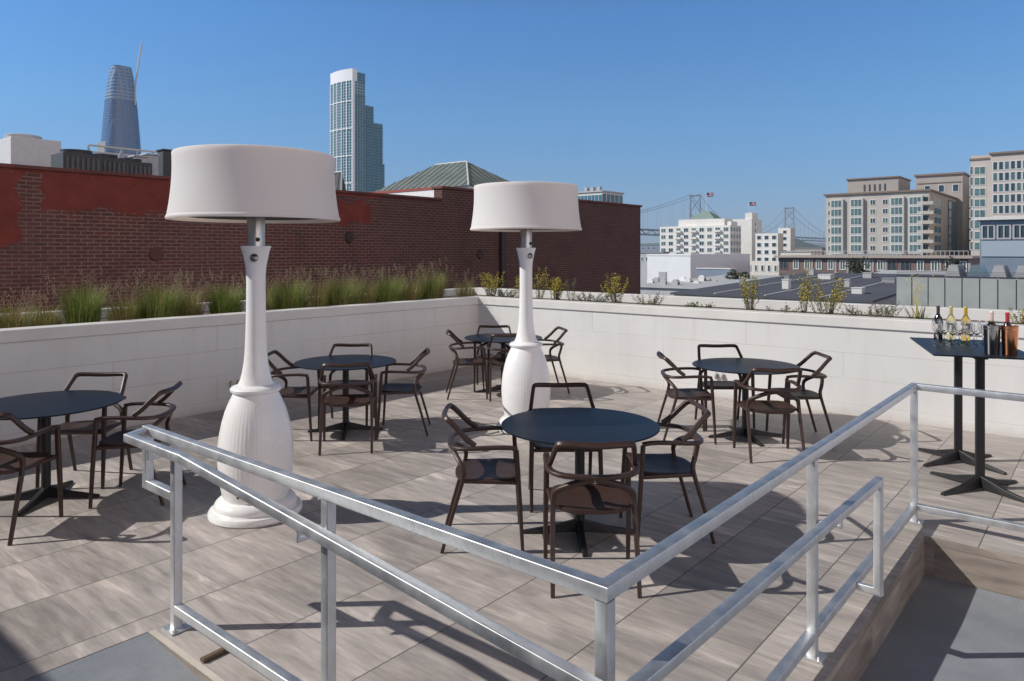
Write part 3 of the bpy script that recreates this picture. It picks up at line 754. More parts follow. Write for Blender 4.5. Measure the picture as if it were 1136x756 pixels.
# ribbed metal roof screen
Y = 44
SCR = simple('zinc_panel', (.36,.38,.36), .55, .15, var=.10, scale=.8)
p = P(1240, 38); Lv = tlen(p, V, 994); e = empty('roof_screen', (p.x, p.y, -6), ANG, 'pale ribbed metal roof screen beyond the sunlit planter wall on the right', 'roof screen')
npn = 12; ztp = zh(307, 44)+6
for i in range(npn):
    m = MB(); y0 = Lv*i/npn; m.box(0, .15, y0+.03, y0+Lv/npn-.03, 0, ztp-.0); m.build('panel', SCR, e, bevel=.01)
m = MB(); m.box(.02, .13, .01, Lv-.01, 0, ztp-.08); m.box(-.04, .2, 0, Lv, ztp+.002, ztp+.06)
for i in range(3): m.box(.04, .1, .02, Lv-.02, ztp+.12+i*.09, ztp+.14+i*.09)
m.build('frame', DGREY, e)
# faceted skylights on a grey roof
GR = simple('grey_roofing', (.24,.25,.26), .7, var=.1, scale=.4)
p = P(1150, 52); e = empty('skylight_roof', (p.x, p.y, GZ), ANG, 'grey roof with faceted skylights between the metal screen and the beige block', 'building')
Lv = tlen(p, V, 1040); z_ = zh(313, 55)-GZ
m = MB(); m.box(0, 12, 0, Lv, 0, z_); m.build('roof', GR, e)
for i in range(4):
    y0 = Lv*(.05+.24*i); w_ = Lv*.2; m = MB()
    m.add([(1,y0,z_+.002), (5,y0,z_+.002), (5,y0+w_,z_+.002), (1,y0+w_,z_+.002), (1.8,y0+w_*.3,z_+1.25), (4.5,y0+w_*.3,z_+1.25), (4.5,y0+w_*.75,z_+1.25), (1.8,y0+w_*.75,z_+1.25)],
          [(0,1,5,4), (1,2,6,5), (2,3,7,6), (3,0,4,7), (4,5,6,7)]); m.build('skylight', [GR, GR, simple('skylight_glass', (.10,.14,.17), .2), GR][i], e)
# dark low roofs
DR = simple('slate_roofing', (.075,.078,.095), .75, var=.15, scale=.3)
LR = simple('pale_roofing', (.42,.43,.44), .75, var=.08, scale=.3)
def roof(px, Y, pxl, len_u, y_near, y_far_h, name, label, mat, cap=None):
    p = P(px, Y); Lv = tlen(p, V, pxl); e = empty(name, (p.x, p.y, GZ), ANG, label, 'building')
    za = zh(y_near, Y)-GZ; zb = za+y_far_h
    m = MB(); m.add([(0,0,0), (len_u,0,0), (len_u,Lv,0), (0,Lv,0), (0,0,za), (len_u,0,zb), (len_u,Lv,zb), (0,Lv,za)], [(0,1,5,4), (1,2,6,5), (2,3,7,6), (3,0,4,7)]); m.build('wall', LR, e)
    m = MB(); m.add([(-.3,-.3,za+.01), (len_u+.3,-.3,zb+.01), (len_u+.3,Lv+.3,zb+.01), (-.3,Lv+.3,za+.01), (-.3,-.3,za+.2), (len_u+.3,-.3,zb+.2), (len_u+.3,Lv+.3,zb+.2), (-.3,Lv+.3,za+.2)],
          [(0,1,5,4), (1,2,6,5), (2,3,7,6), (3,0,4,7), (4,5,6,7), (3,2,1,0)]); m.build('roof', mat, e)
    return e, Lv, za
_e, Lv_d, za_d = roof(965, 60, 748, 40, 336, 1.1, 'low_building', 'long dark slate-grey roof stretching behind the flowering planter', DR)
for i in range(9):
    e_ = bpy.data.objects['low_building']; x_ = [6,14,22,9,30,18,26,34,12][i]; y_ = Lv_d*[.12,.3,.16,.55,.4,.72,.6,.85,.88][i]; zz = za_d+.2+1.1*x_/40
    m = MB(); w_ = [1.1,.6,1.6,.8,1.2,.7,1.8,.9,.6][i]; m.box(x_, x_+w_, y_, y_+w_*.8, zz-.1, zz+[.5,.7,.45,.9,.6,.8,.5,.7,.8][i]); m.box(x_-.05, x_+w_+.05, y_-.05, y_+w_*.8+.05, zz+[.5,.7,.45,.9,.6,.8,.5,.7,.8][i]+.003, zz+[.5,.7,.45,.9,.6,.8,.5,.7,.8][i]+.08)
    m.build('roof_vent', [LGREY, GREYM, GR][i % 3], e_)
for i in range(3):
    m = MB(); y_ = Lv_d*(.22+.27*i); m.add([(0,y_,za_d+.215), (40,y_,za_d+1.315), (40,y_+.18,za_d+1.315), (0,y_+.18,za_d+.215), (0,y_,za_d+.30), (40,y_,za_d+1.40), (40,y_+.18,za_d+1.40), (0,y_+.18,za_d+.30)], [(0,1,5,4), (1,2,6,5), (2,3,7,6), (3,0,4,7), (4,5,6,7)]); m.build('roof_kerb', LR, e_)
e, Lv, za = roof(1010, 78, 912, 30, 325, 1.5, 'low_building', 'pale grey roof with a row of dark skylights left of the metal screen', LR)
for i in range(6):
    m = MB(); y0 = Lv*(.05+.155*i); m.add([(4,y0,za+.46), (6.2,y0,za+.59), (6.2,y0+Lv*.11,za+.59), (4,y0+Lv*.11,za+.46), (4,y0,za+.6), (6.2,y0,za+.73), (6.2,y0+Lv*.11,za+.73), (4,y0+Lv*.11,za+.6)], [(0,1,5,4), (1,2,6,5), (2,3,7,6), (3,0,4,7), (4,5,6,7)]); m.build('skylight', DGREY, e)
roof(800, 82, 700, 30, 322, .6, 'low_building', 'pale flat roof crowded with machinery below the white warehouse', LR)
rng = random.Random(11)
for i in range(11):
    px = 722+i*7.2+rng.uniform(-1.5, 1.5); Yq = 92+rng.uniform(-3, 6); q = P(px, Yq)
    e = empty('roof_machine', (q.x, q.y, zh(321, 92)), ANG+rng.uniform(-.1, .1), 'small grey machine on the pale flat roof, %s from the left' % ['first','second','third','fourth','fifth','sixth','seventh','eighth','ninth','tenth','eleventh'][i], 'roof machine', 'small machines on the pale flat roof')
    hq = rng.uniform(.7, 1.5); wq = rng.uniform(.4, .8)
    m = MB(); m.box(-wq/2, wq/2, -.4, .4, 0, hq); m.box(-wq*.3, wq*.3, -.25, .25, hq+.003, hq+.15); m.build('casing', rng.choice([LGREY, GREYM, WHT]), e, bevel=.02)
    m = MB(); m.box(-wq*.35, wq*.35, -.42, -.403, hq*.3, hq*.8); m.build('grille', DGREY, e)
# more distant low city filling the skyline
rng = random.Random(5)
for i, (px, Yq, pl, pr, yt, col, lab) in enumerate((
    (742, 520, 704, 752, 272, BLU, 'low blue-grey shed beside the brick wall end under the bridge deck'),
    (735, 260, 705, 742, 281, LR, 'low pale roof left of the white warehouse'),
    (912, 420, 880, 925, 276, BEIGE, 'low tan block between the white block and the big beige block'),
    (900, 300, 866, 912, 280, CREAM, 'low cream block right of the small white apartment block'),
    (1000, 200, 930, 1020, 284, BROWN, 'dark low block showing behind the brown apartments'))):
    e, Lu, Lv, zt = block(px, Yq, pl, pr, zh(yt, Yq), 'city_block', lab, col)
    m = MB(); m.box(-.3, Lu+.3, -.3, Lv+.3, zt+.003, zt+.5); m.build('roof', GR, e)
    for c_ in range(6): window(e, 'u', Lv*(c_+.25)/6, zt-3, Lv/6*.5, 1.6, GLASSD, split=0)
# trees on the street between roofs
LEAF = simple('street_leaf', (.035,.045,.025), .8, var=.5, scale=2)
BARK = simple('bark', (.08,.055,.04), .9)
def tree(x, y, z0, hgt, rad, label, n=420):
    e = empty('street_tree', (x, y, z0), 0, label, 'tree', 'trees between the roofs')
    rg = random.Random(int(x*7+y)); m = MB()
    m.sweep([(0,0,0), (.1,.05,hgt*.35), (0,.1,hgt*.7)], circ(.16, 7), scales=[1, .75, .35])
    for _ in range(5):
        a = rg.uniform(0, 6.28); m.rod((0,0,hgt*.4), (math.cos(a)*rad*.6, math.sin(a)*rad*.6, hgt*.75), .06, 5, .02)
    m.build('trunk', BARK, e)
    m = MB()
    cl = [(rg.uniform(-.6,.6)*rad, rg.uniform(-.6,.6)*rad, hgt*rg.uniform(.5,.95), rad*rg.uniform(.3,.5)) for _ in range(11)]
    for _ in range(n):
        cx_, cy_, cz_, cr_ = rg.choice(cl); v_ = Vector((rg.gauss(0,1), rg.gauss(0,1), rg.gauss(0,1))).normalized()*cr_*rg.uniform(.6,1.05)
        c_ = Vector((cx_, cy_, cz_))+v_; a = Vector((rg.gauss(0,1), rg.gauss(0,1), rg.gauss(0,1))).normalized(); b_ = a.orthogonal().normalized(); s_ = .28
        m.add([c_-a*s_, c_+b_*s_*.6, c_+a*s_, c_-b_*s_*.6], [(0,1,2,3)])
    m.build('crown', LEAF, e)
for px, Yq, yt, rad, lab in ((953, 120, 287, 2.2, 'dark street tree against the brown apartments, left one'), (1062, 118, 286, 2.4, 'dark street tree against the brown apartments, right one'),
                        (820, 100, 302, 1.8, 'small dark tree beside the metal shed')):
    q = P(px, Yq); tree(q.x, q.y, zh(yt, Yq)-7, 7, rad, lab)

# hills, bridge
HILL = simple('wooded_hill', (.035,.05,.04), .9, var=.3, scale=.01)
def hill(pts, Y, dep, name):
    m = MB(); n = len(pts); rows = 7; vs = []
    for j in range(rows):
        t = j/(rows-1); s_ = math.sin(math.pi*t)
        for (px, py) in pts: vs.append((kx(px)*Y, Y+dep*t, GZ+(zh(py, Y+dep*.5)-GZ)*s_**.7))
    m.add(vs, [(j*n+i, j*n+i+1, (j+1)*n+i+1, (j+1)*n+i) for j in range(rows-1) for i in range(n-1)])
    struct(m.build(name, HILL, smooth=60))
hill([(690,276), (720,271), (760,270), (800,272), (838,273), (862,268), (880,265), (893,262), (905,263), (918,268), (940,274), (980,278)], 3200, 700, 'hills')
hill([(-400,273), (200,272), (600,272), (760,270), (900,268), (1000,271), (1300,269), (1700,274)], 9000, 2500, 'far_hills')
STEEL = simple('bridge_steel', (.20,.22,.24), .6, var=.1, scale=.01)
e = empty('suspension_bridge', (0,0,0), 0, 'long suspension bridge with two steel towers and hanging cables on the skyline', 'bridge')
T1 = Vector((kx(771)*2000, 2000, 0)); T2 = Vector((kx(875.5)*2620, 2620, 0)); dirn = (T2-T1).normalized(); side = Vector((-dirn.y, dirn.x, 0))
def tower(T, ztop, hw):
    m = MB()
    for s_ in (-1, 1): m.rod(T+side*hw*s_+Vector((0,0,GZ)), T+side*hw*s_*.85+Vector((0,0,ztop)), 3.4, 4, 2.6)
    zz = [40, 75, 110, ztop-8]
    for a, b_ in zip(zz[:-1], zz[1:]):
        m.rod(T-side*hw+Vector((0,0,a)), T+side*hw+Vector((0,0,b_)), 1.2, 4); m.rod(T+side*hw+Vector((0,0,a)), T-side*hw+Vector((0,0,b_)), 1.2, 4)
    m.rod(T-side*hw+Vector((0,0,ztop-3)), T+side*hw+Vector((0,0,ztop-3)), 2.2, 4); m.build('tower', STEEL, e)
za, zb = zh(216, 2000), zh(230, 2620)
# half width such that the legs stand as far apart as seen
hwA = 6.0/805*2000/abs(side.x-kx(771)*side.y); hwB = 5.3/805*2620/abs(side.x-kx(875.5)*side.y)
hwA = min(hwA, 40); hwB = min(hwB, 40)
tower(T1, za, hwA); tower(T2, zb, hwB)
m = MB(); A = T1-dirn*1000; B_ = T2+dirn*700; dk = 44
for s0, s1 in ((A, B_),):
    for zz in (dk, dk+12):
        m.sweep([s0+Vector((0,0,zz)), s1+Vector((0,0,zz))], [(-13,-1.5), (13,-1.5), (13,1.5), (-13,1.5)])
nn = 90
for i in range(nn):
    a = A.lerp(B_, i/nn); b_ = A.lerp(B_, (i+1)/nn)
    for s_ in (-13, 13):
        z0, z1_ = (dk, dk+12) if i % 2 else (dk+12, dk); m.rod(a+side*s_+Vector((0,0,z0)), b_+side*s_+Vector((0,0,z1_)), .8, 4)
m.build('deck', STEEL, e)
def cable(P0, z0, P1, z1, zs, hw):
    for s_ in (-1, 1):
        pts = []
        for i in range(25):
            t = i/24; z = z0*(1-t)+z1*t - 4*t*(1-t)*zs; pts.append(P0.lerp(P1, t)+side*hw*s_+Vector((0,0,z)))
        m = MB(); m.sweep(pts, circ(.65, 5))
        for q in pts[1:-1:2]: m.rod(q, Vector((q.x, q.y, dk+12)), .25, 4)
        m.build('cable', STEEL, e)
cable(T1, za, T1-dirn*850, dk+14, 26, hwA*.85); cable(T2, zb, T2+dirn*600, dk+14, 20, hwB*.85); cable(T1, za, T2, zb, 105, hwA*.85)

# ================================================================== RAILING
rl = empty('metal_railing', (0,0,0), ANG, 'galvanised steel guard rail with handrail running round the ramp in the foreground', 'railing')
GU, GV = 1.77, 1.13; FU = 5.89
sq = rsq(.046, .046, .0045, 3); zc = 1.0-.023
m = MB(); m.sweep([(GU,3.765,.685), (GU,4.07,.685), (GU,4.07,zc), (GU,GV,zc), (FU,GV,zc), (FU,-3.2,zc)], sq, up=(1,0,0)); m.build('top_rail', GALV, rl, smooth=50)
m = MB(); m.sweep([(GU,3.717,.11), (GU,GV+.023,.11)], sq); m.sweep([(GU+.023,GV,.11), (3.59,GV,.11)], sq); m.sweep([(3.637,GV,.11), (FU-.024,GV,.11)], sq)
m.sweep([(FU,GV-.023,.11), (FU,-3.2,.11)], sq); m.build('bottom_rail', GALV, rl, smooth=50)
posts = [(GU,3.74), (GU,2.44), (GU,GV), (3.614,GV), (FU,GV), (FU,-1.2), (FU,-3.2)]
for (a, b_) in posts:
    m = MB(); m.sweep([(a,b_,.008), (a,b_,zc-.0245)], rsq(.045, .045, .0045, 3)); m.build('post', GALV, rl, smooth=50)
    m = MB(); m.box(a-.05, a+.05, b_-.06, b_+.06, .0015, .0095)
    for s_ in (-1, 1): m.lathe([(.011, .0095), (.011, .02), (.006, .023), (0, .024)], 8, (a+.033*s_, b_+.043*s_, 0))
    m.build('base_plate', GALV, rl)
hq = rsq(.042, .042, .0045, 3); hu = 1.63; hv = 1.0
hpath = [(GU-.024,4.04,zc), (hu,3.975,zc), (hu,3.38,zc), (hu,hv,.775), (2.2,hv,.757), (4.31,hv,.70), (4.31,hv,.10), (4.31,GV-.024,.10)]
m = MB(); m.sweep(hpath, hq, up=(0,0,1)); m.build('handrail', GALV, rl, smooth=50)
def brk(u0, v0, u1, v1, z):
    m = MB(); m.sweep([(u0,v0,z), (u0,v0,z-.045), (u1,v1,z-.045)], rsq(.016, .016, .003, 2)); m.build('bracket', GALV, rl, smooth=50)
brk(hu, 3.74, GU-.024, 3.74, zc-.021); brk(hu, 2.44, GU-.024, 2.44, .775+(2.44-hv)/(3.38-hv)*.2-.02)
brk(3.614, hv, 3.614, GV-.024, .70)

# ================================================================== LAMPS
def lamp(loc, rz, label):
    e = empty('patio_lamp', loc, rz, label, 'patio heater lamp', 'giant white lamps on the terrace')
    m = MB(); m.lathe([(0,.0), (.325,.0), (.335,.012), (.335,.035), (.325,.05), (.300,.056), (.292,.066), (.295,.082), (.285,.105), (.262,.125), (.24,.135), (.0,.135)], 72); m.build('foot', WHITEG, e, smooth=35)
    fl_ = lambda a, z: 1 + (.0055*abs(math.sin(a*28)) - .003)*max(0, min(1, (z-.15)*8))*max(0, min(1, (.88-z)*9))
    bp = [(.232,.136), (.238,.16), (.25,.22), (.262,.30), (.268,.38), (.270,.45), (.266,.53), (.256,.61), (.240,.69), (.218,.77), (.19,.84), (.168,.885), (.160,.905)]
    n = 224; m = MB(); m.lathe(bp, n, flute=fl_); m.build('body', WHITEG, e, smooth=60)
    m = MB(); m.lathe([(.15,.905), (.168,.906), (.182,.918), (.184,.934), (.172,.948), (.150,.954), (.128,.965), (.112,1.0), (.100,1.05), (.088,1.12), (.080,1.2), (.075,1.32), (.071,1.5), (.069,1.7), (.070,1.78), (.076,1.85), (.088,1.91), (.098,1.955), (.109,1.985), (.110,1.992), (.10,1.993), (0,1.993)], 56)
    m.build('neck', WHITEG, e, smooth=35)
    m = MB(); m.lathe([(.066,1.993), (.066,2.4), (0,2.4)], 36); m.build('pole', ALU, e, smooth=40)
    m = MB(); m.lathe([(.0,0), (.026,0), (.030,.004), (.022,.010), (0,.012)], 24); o = m.build('badge', simple('badge_metal', (.25,.24,.23), .3, .9) if 'badge_metal' not in MATS else MATS['badge_metal'], e, smooth=40)
    o.location = (.02, -.094, 1.905); o.rotation_euler = (R(80), 0, R(12))
    m = MB(); m.lathe([(.0,0), (.016,0), (.016,.006), (0,.007)], 16); o = m.build('knob', DARKM, e, smooth=40); o.location = (.035, -.062, 2.04); o.rotation_euler = (R(90), 0, R(28))
    for a in (-100, -60):
        m = MB(); m.lathe([(0,0), (.010,0), (.010,.003), (0,.0035)], 12); o = m.build('screw_cap', DARKM, e)
        o.location = (.2455*math.cos(R(a)), .2455*math.sin(R(a)), .19); o.rotation_euler = (R(90), 0, R(a+90))
    zb_, zt_ = 2.185, 2.66; pr = []
    for i in range(15):
        t = i/14; r_ = .566+.046*max(0, 1-t*1.12)**1.8+.008*t*t; pr.append((r_, zb_+(zt_-zb_)*t))
    outer = pr+[(.571, zt_+.008), (.56, zt_+.012), (.0, zt_+.018)]
    inner = [(0, zt_+.008), (.53, zt_+.004), (.558, zt_-.004)]+[(r_-.012, z) for r_, z in reversed(pr)]
    m = MB(); m.lathe(outer+inner+[outer[0]], 96, close=False); m.build('shade', SHADE, e, smooth=45)
    m = MB(); m.lathe([(pr[0][0]+.0015, zb_+.004), (pr[0][0]+.005, zb_+.010), (pr[1][0]+.004, zb_+.026), (pr[1][0]+.0015, zb_+.030)], 96, close=False); m.build('hem', SHADE, e, smooth=60)
    m = MB(); m.lathe([(.07,2.205), (.47,2.205), (.485,2.215), (.485,2.235), (.09,2.30)], 56); m.build('heater', HEAT, e, smooth=40)
    return e
lamp((-1.916, 5.43, 0), 0, 'nearer giant white table-lamp shaped heater, tall at the left beside the railing')
lamp((.154, 8.0, 0), .3, 'farther giant white table-lamp shaped heater behind the front round table')

# ================================================================== ROUND TABLES
def cross_base(e, L, hgt=.05, rot=0, tip=.03, hub=.05, zc_=.085):
    for i in range(4):
        a = rot+i*math.pi/2; c_, s_ = math.cos(a), math.sin(a)
        m = MB(); vs = []
        for t, wd, z0, z1_ in ((.0, .030, .018, .018+zc_), (.5, .026, .010, .052), (1., .020, .0, .020)):
            x = L*t+.0
            for sy, z in ((-1, z0), (1, z0), (.7, z1_), (-.7, z1_)): vs.append((c_*x-s_*sy*wd, s_*x+c_*sy*wd, z))
        fs = [(0,1,2,3)[::-1], (8,9,10,11)]
        for k_ in (0, 4):
            for i_ in range(4): fs.append((k_+i_, k_+(i_+1) % 4, k_+4+(i_+1) % 4, k_+4+i_))
        m.add(vs, fs); m.build('foot', DARKM, e, bevel=.004)
def round_table():
    e = empty('round_table', (0,0,0))
    r_ = .545; m = MB(); m.lathe([(0,.743), (r_-.006,.743), (r_,.746), (r_,.752), (r_-.004,.755), (0,.755)], 96); m.build('tabletop', TOPM, e, smooth=30)
    m = MB(); m.lathe([(.034,.06), (.034,.72), (0,.72)], 24); m.build('column', DARKM, e, smooth=40)
    m = MB(); m.lathe([(0,.715), (.05,.715), (.16,.736), (.16,.742), (0,.742)], 24); m.build('support_plate', DARKM, e, smooth=40)
    cross_base(e, .40); return e
TT = [((.47, 5.03), .0, 'front round slate-topped table, the largest, in the middle of the photo'),
      ((2.46, 7.65), .1, 'round slate-topped table near the sunlit white wall, right of centre'),
      ((-1.81, 7.90), .15, 'round slate-topped table in front of the shaded wall, right of the nearer lamp'),
      ((-.12, 10.14), .25, 'farthest round slate-topped table, in the wall corner behind the farther lamp'),
      ((-3.68, 5.73), .1, 'round slate-topped table cut by the left edge of the photo')]
t0 = round_table()
for i, ((x, y), rz, lab) in enumerate(TT):
    o = t0 if i == 0 else copy_tree(t0)
    o.location = (x, y, 0); o.rotation_euler = (0, 0, rz); tag(o, lab, 'table', 'round terrace tables')

# ================================================================== ARMCHAIRS
def chair():
    e = empty('armchair', (0,0,0))
    pr = rsq(.030, .024, .009, 3); pl = rsq(.034, .030, .009, 3)
    for s_ in (-1, 1):
        m = MB(); pth = [(s_*.262,.262,0), (s_*.262,.245,.30), (s_*.258,.232,.50), (s_*.258,.222,.662)]
        m.sweep(pth, pl, scales=[.72, .95, 1.05, 1]); m.build('leg', CHAIR, e, smooth=50)
    for s_ in (-1, 1):
        pth = chaikin([(s_*.245,-.262,0), (s_*.243,-.20,.22), (s_*.238,-.128,.455), (s_*.234,-.118,.520), (s_*.222,-.138,.566), (s_*.10,-.196,.628), (s_*.03,-.211,.646), (s_*.004,-.213,.650)], 1)
        n = len(pth); m = MB(); m.sweep(pth, pl, scales=[.72+.33*min(1, i/(n*.5)) for i in range(n)]); m.build('rear_leg', CHAIR, e, smooth=50)
    half = [(.258,.226,.672), (.263,.16,.684), (.265,.05,.683), (.262,-.06,.677), (.245,-.135,.671), (.19,-.19,.667), (.10,-.213,.664), (0,-.218,.663)]
    ring = [(-x, y, z) for x, y, z in half]+[p for p in reversed(half)][1:]
    ring = chaikin(ring, 1)
    m = MB(); m.sweep(ring, rsq(.040, .026, .009, 3)); m.build('arm_rail', CHAIR, e, smooth=50)
    bk_ = [(-.252,-.045,.692), (-.243,-.105,.735), (-.222,-.200,.835), (-.214,-.232,.858), (-.17,-.247,.860), (0,-.262,.852), (.17,-.247,.860), (.214,-.232,.858), (.222,-.200,.835), (.243,-.105,.735), (.252,-.045,.692)]
    bk_ = chaikin(bk_, 1); n = len(bk_)
    m = MB(); m.sweep(bk_, rsq(.029, .036, .009, 3), up=(0,-1,.3), scales=None); m.build('backrest', CHAIR, e, smooth=50)
    # dished seat with rounded rear
    out = []
    for i in range(48):
        a = 2*math.pi*i/48; c_, s_ = math.cos(a), math.sin(a); pw = 4.5 if s_ > 0 else 2.6
        rr = (abs(c_)**pw+abs(s_)**pw)**(-1/pw); out.append((.238*rr*c_, .03+(.225 if s_ > 0 else .215)*rr*s_))
    vs = []; fs = []; n = 48; rings = [(.2,-.010), (.5,-.008), (.8,-.002), (.95,.004), (1.,.002), (1.,-.014), (.96,-.026), (.5,-.030)]
    for k_, dz in rings:
        for x, y in out: vs.append((x*k_, .03+(y-.03)*k_, .468+dz+(.006*(y/.2) if k_ > .7 else 0)))
    for k_ in range(len(rings)-1):
        for i in range(n): j = (i+1) % n; fs.append((k_*n+i, (k_+1)*n+i, (k_+1)*n+j, k_*n+j))
    fs.append(tuple(range(n))); fs.append(tuple(reversed(range((len(rings)-1)*n, len(rings)*n))))
    m = MB(); m.add(vs, fs); m.build('seat', SEATM, e, smooth=50)
    m = MB(); m.sweep([(-.246,.222,.452), (.246,.222,.452)], rsq(.022, .026, .006, 2)); 
    for s_ in (-1, 1): m.sweep([(s_*.250,.215,.452), (s_*.232,-.118,.458)], rsq(.020, .026, .006, 2))
    m.build('seat_frame', CHAIR, e, smooth=50)
    return e
# (x, y, facing direction dx, dy, label)
CH = [(.475,4.35,0,1,'armchair nearest the camera, back towards us, at the front table behind the railing corner'),
      (-.20,4.95,1,.03,'armchair at the left side of the front table, facing right'),
      (1.075,5.08,-1,-.06,'armchair at the right side of the front table, facing left'),
      (.40,5.70,.03,-1,'armchair on the far side of the front table, only its back showing above the tabletop'),
      (2.46,6.94,.04,1,'armchair on the near side of the table by the sunlit wall, back towards us'),
      (1.81,7.62,1,-.04,'armchair on the left of the table by the sunlit wall'),
      (2.38,8.18,0,-1,'armchair on the far side of the table by the sunlit wall'),
      (3.03,7.64,-1,.03,'armchair on the right of the table by the sunlit wall'),
      (-1.635,7.24,-.14,1,'armchair with its back to us at the table by the shaded wall'),
      (-2.34,7.72,1,.05,'armchair just right of the nearer lamp, left of the table by the shaded wall'),
      (-1.86,8.24,0,-1,'armchair on the wall side of the table by the shaded wall'),
      (-1.17,7.92,-1,-.06,'armchair on the right of the table by the shaded wall'),
      (-.62,9.84,1,.12,'armchair on the left of the farthest table in the corner'),
      (-.05,9.72,-.05,1,'armchair on the near side of the farthest table, partly behind the farther lamp'),
      (-.26,10.36,0,-1,'armchair on the far side of the farthest table, close to the wall corner'),
      (.48,10.19,-1,-.22,'armchair just right of the farther lamp at the farthest table'),
      (-3.64,6.22,.04,-1,'armchair on the wall side of the table at the left edge'),
      (-2.97,5.80,-1,-.10,'armchair on the right of the table at the left edge, beside the railing end'),
      (-3.58,5.08,.0,1,'armchair on the near side of the left-edge table, cut by the photo edge')]
c0 = chair()
for i, (x, y, dx, dy, lab) in enumerate(CH):
    o = c0 if i == 0 else copy_tree(c0)
    o.location = (x, y, 0); o.rotation_euler = (0, 0, math.atan2(dy, dx)-math.pi/2); tag(o, lab, 'chair', 'bronze armchairs around the round tables')

# ================================================================== BAR TABLE
BT = Vector((4.0, 6.36, 0)); ba = math.atan2(.933, .36); TZ = 1.115
bt = empty('bar_table', BT, ba, 'tall rectangular slate bar table on two black pedestals at the right edge', 'bar table')
m = MB(); m.box(-.64, .64, -.37, .37, TZ-.012, TZ); m.build('tabletop', TOPM, bt, bevel=.003)
for x in (-.418, .418):
    pd = MB(); pd.sweep([(x,.0,.05), (x,.0,TZ-.045)], rsq(.062, .062, .006, 2)); o = pd.build('column', DARKM, bt, smooth=40)
    q = MB(); q.box(x-.09, x+.09, -.09, .09, TZ-.030, TZ-.013); q.box(x-.05, x+.05, -.05, .05, TZ-.045, TZ-.0305); q.build('support_plate', DARKM, bt, bevel=.003)
    n0 = set(bpy.data.objects); cross_base(bt, .44, rot=R(22)-ba, zc_=.10)
    for o in set(bpy.data.objects)-n0: o.location = (x, 0, 0)
def on_table(al, pe, z=TZ): return BT + Vector((math.cos(ba), math.sin(ba), 0))*al + Vector((math.sin(ba), -math.cos(ba), 0))*pe + Vector((0,0,z))
# real glass
def glass(name, col, rough=.02):
    m = M(name, col, rough); m.b.inputs['Transmission Weight'].default_value = 1; m.b.inputs['IOR'].default_value = 1.45; return m.m
CLEAR = glass('clear_glass', (1,1,1)); GREENG = glass('bottle_green', (.25,.32,.08)); AMBER = glass('bottle_amber', (.85,.62,.18)); DARKB = M('dark_bottle', (.012,.010,.008), .08).m
PALEY = glass('bottle_straw', (.93,.85,.42))
def bottle(loc, glassm, foil, label, lab_col=None):
    e = empty('wine_bottle', loc, random.uniform(0, 6), label, 'wine bottle', 'wine bottles on the bar table')
    pr = [(0,.004), (.030,.0), (.036,.004), (.0375,.012), (.0375,.185), (.034,.205), (.022,.225), (.0145,.245), (.0135,.30), (.0155,.302), (.0155,.312), (.013,.316), (0,.316)]
    m = MB(); m.lathe(pr, 28); m.build('glass', glassm, e, smooth=40)
    m = MB(); m.lathe([(.0150,.236), (.0146,.25), (.0145,.300), (.0165,.302), (.0165,.314), (.014,.3185), (0,.3187)], 24, close=False); m.build('foil', foil, e, smooth=40)
    if lab_col: m = MB(); m.lathe([(.0380,.06), (.0380,.145)], 28, close=False); m.build('paper_label', lab_col, e, smooth=60)
    return e
FY = simple('yellow_foil', (.55,.48,.18), .35, .3); FB = simple('brown_foil', (.07,.03,.03), .4); FO = simple('amber_foil', (.55,.36,.03), .35, .3)
FP = simple('pink_foil', (.75,.55,.50), .35, .2); FR = simple('red_foil', (.45,.04,.05), .35, .1); LABW = simple('paper_cream', (.75,.72,.65), .7, var=.08, scale=30)
bottle(Vector((4.07,6.93,TZ)), DARKB, FB, 'dark wine bottle with a brown neck, leftmost on the bar table', LABW)
bottle(Vector((4.15,6.86,TZ)), PALEY, FY, 'pale wine bottle with a yellow neck, middle of the three by the glasses', LABW)
bottle(Vector((4.24,6.78,TZ)), AMBER, FO, 'golden wine bottle with an amber neck, right of the three by the glasses', LABW)
def cooler(loc, mat, label):
    e = empty('wine_cooler', loc, .4, label, 'wine cooler', 'metal wine coolers on the bar table')
    m = MB(); m.lathe([(0,.0), (.058,.0), (.061,.004), (.069,.225), (.073,.230), (.073,.236), (.067,.238), (.064,.23), (.057,.012), (0,.01)], 48); m.build('bucket', mat, e, smooth=40)
    m = MB(); m.lathe([(.0700,.205), (.0715,.208), (.0705,.212)], 48, close=False); m.build('rim_band', mat, e, smooth=60)
    e.scale = (.87, .87, 1)
    return e
STL = simple('polished_steel', (.62,.62,.64), .14, 1, var=.05); COP = simple('polished_copper', (.86,.40,.22), .2, 1, var=.06)
cs = Vector((3.915,5.92,TZ)); cc = Vector((4.03,5.875,TZ))
cooler(cs, STL, 'polished steel wine cooler, left of the copper one'); cooler(cc, COP, 'copper wine cooler, rightmost on the bar table')
bottle(cs+Vector((.005,.01,.03)), PALEY, FP, 'bottle with a pale pink neck standing in the steel cooler')
bottle(cc+Vector((-.012,.01,.025)), DARKB, FR, 'dark bottle with a red neck standing in the copper cooler')
g0 = empty('wine_glass', (0,0,0)); 
m = MB(); m.lathe([(0,0), (.034,0), (.0345,.0015), (.008,.005), (.0042,.012), (.0038,.09), (.006,.097), (.022,.108), (.034,.13), (.038,.155), (.036,.18), (.0315,.205), (.0303,.205), (.0348,.18), (.0366,.155), (.0328,.131), (.021,.1095), (.004,.101), (0,.1005)], 28); m.build('bowl', CLEAR, g0, smooth=50)
rng = random.Random(2); gi = 0
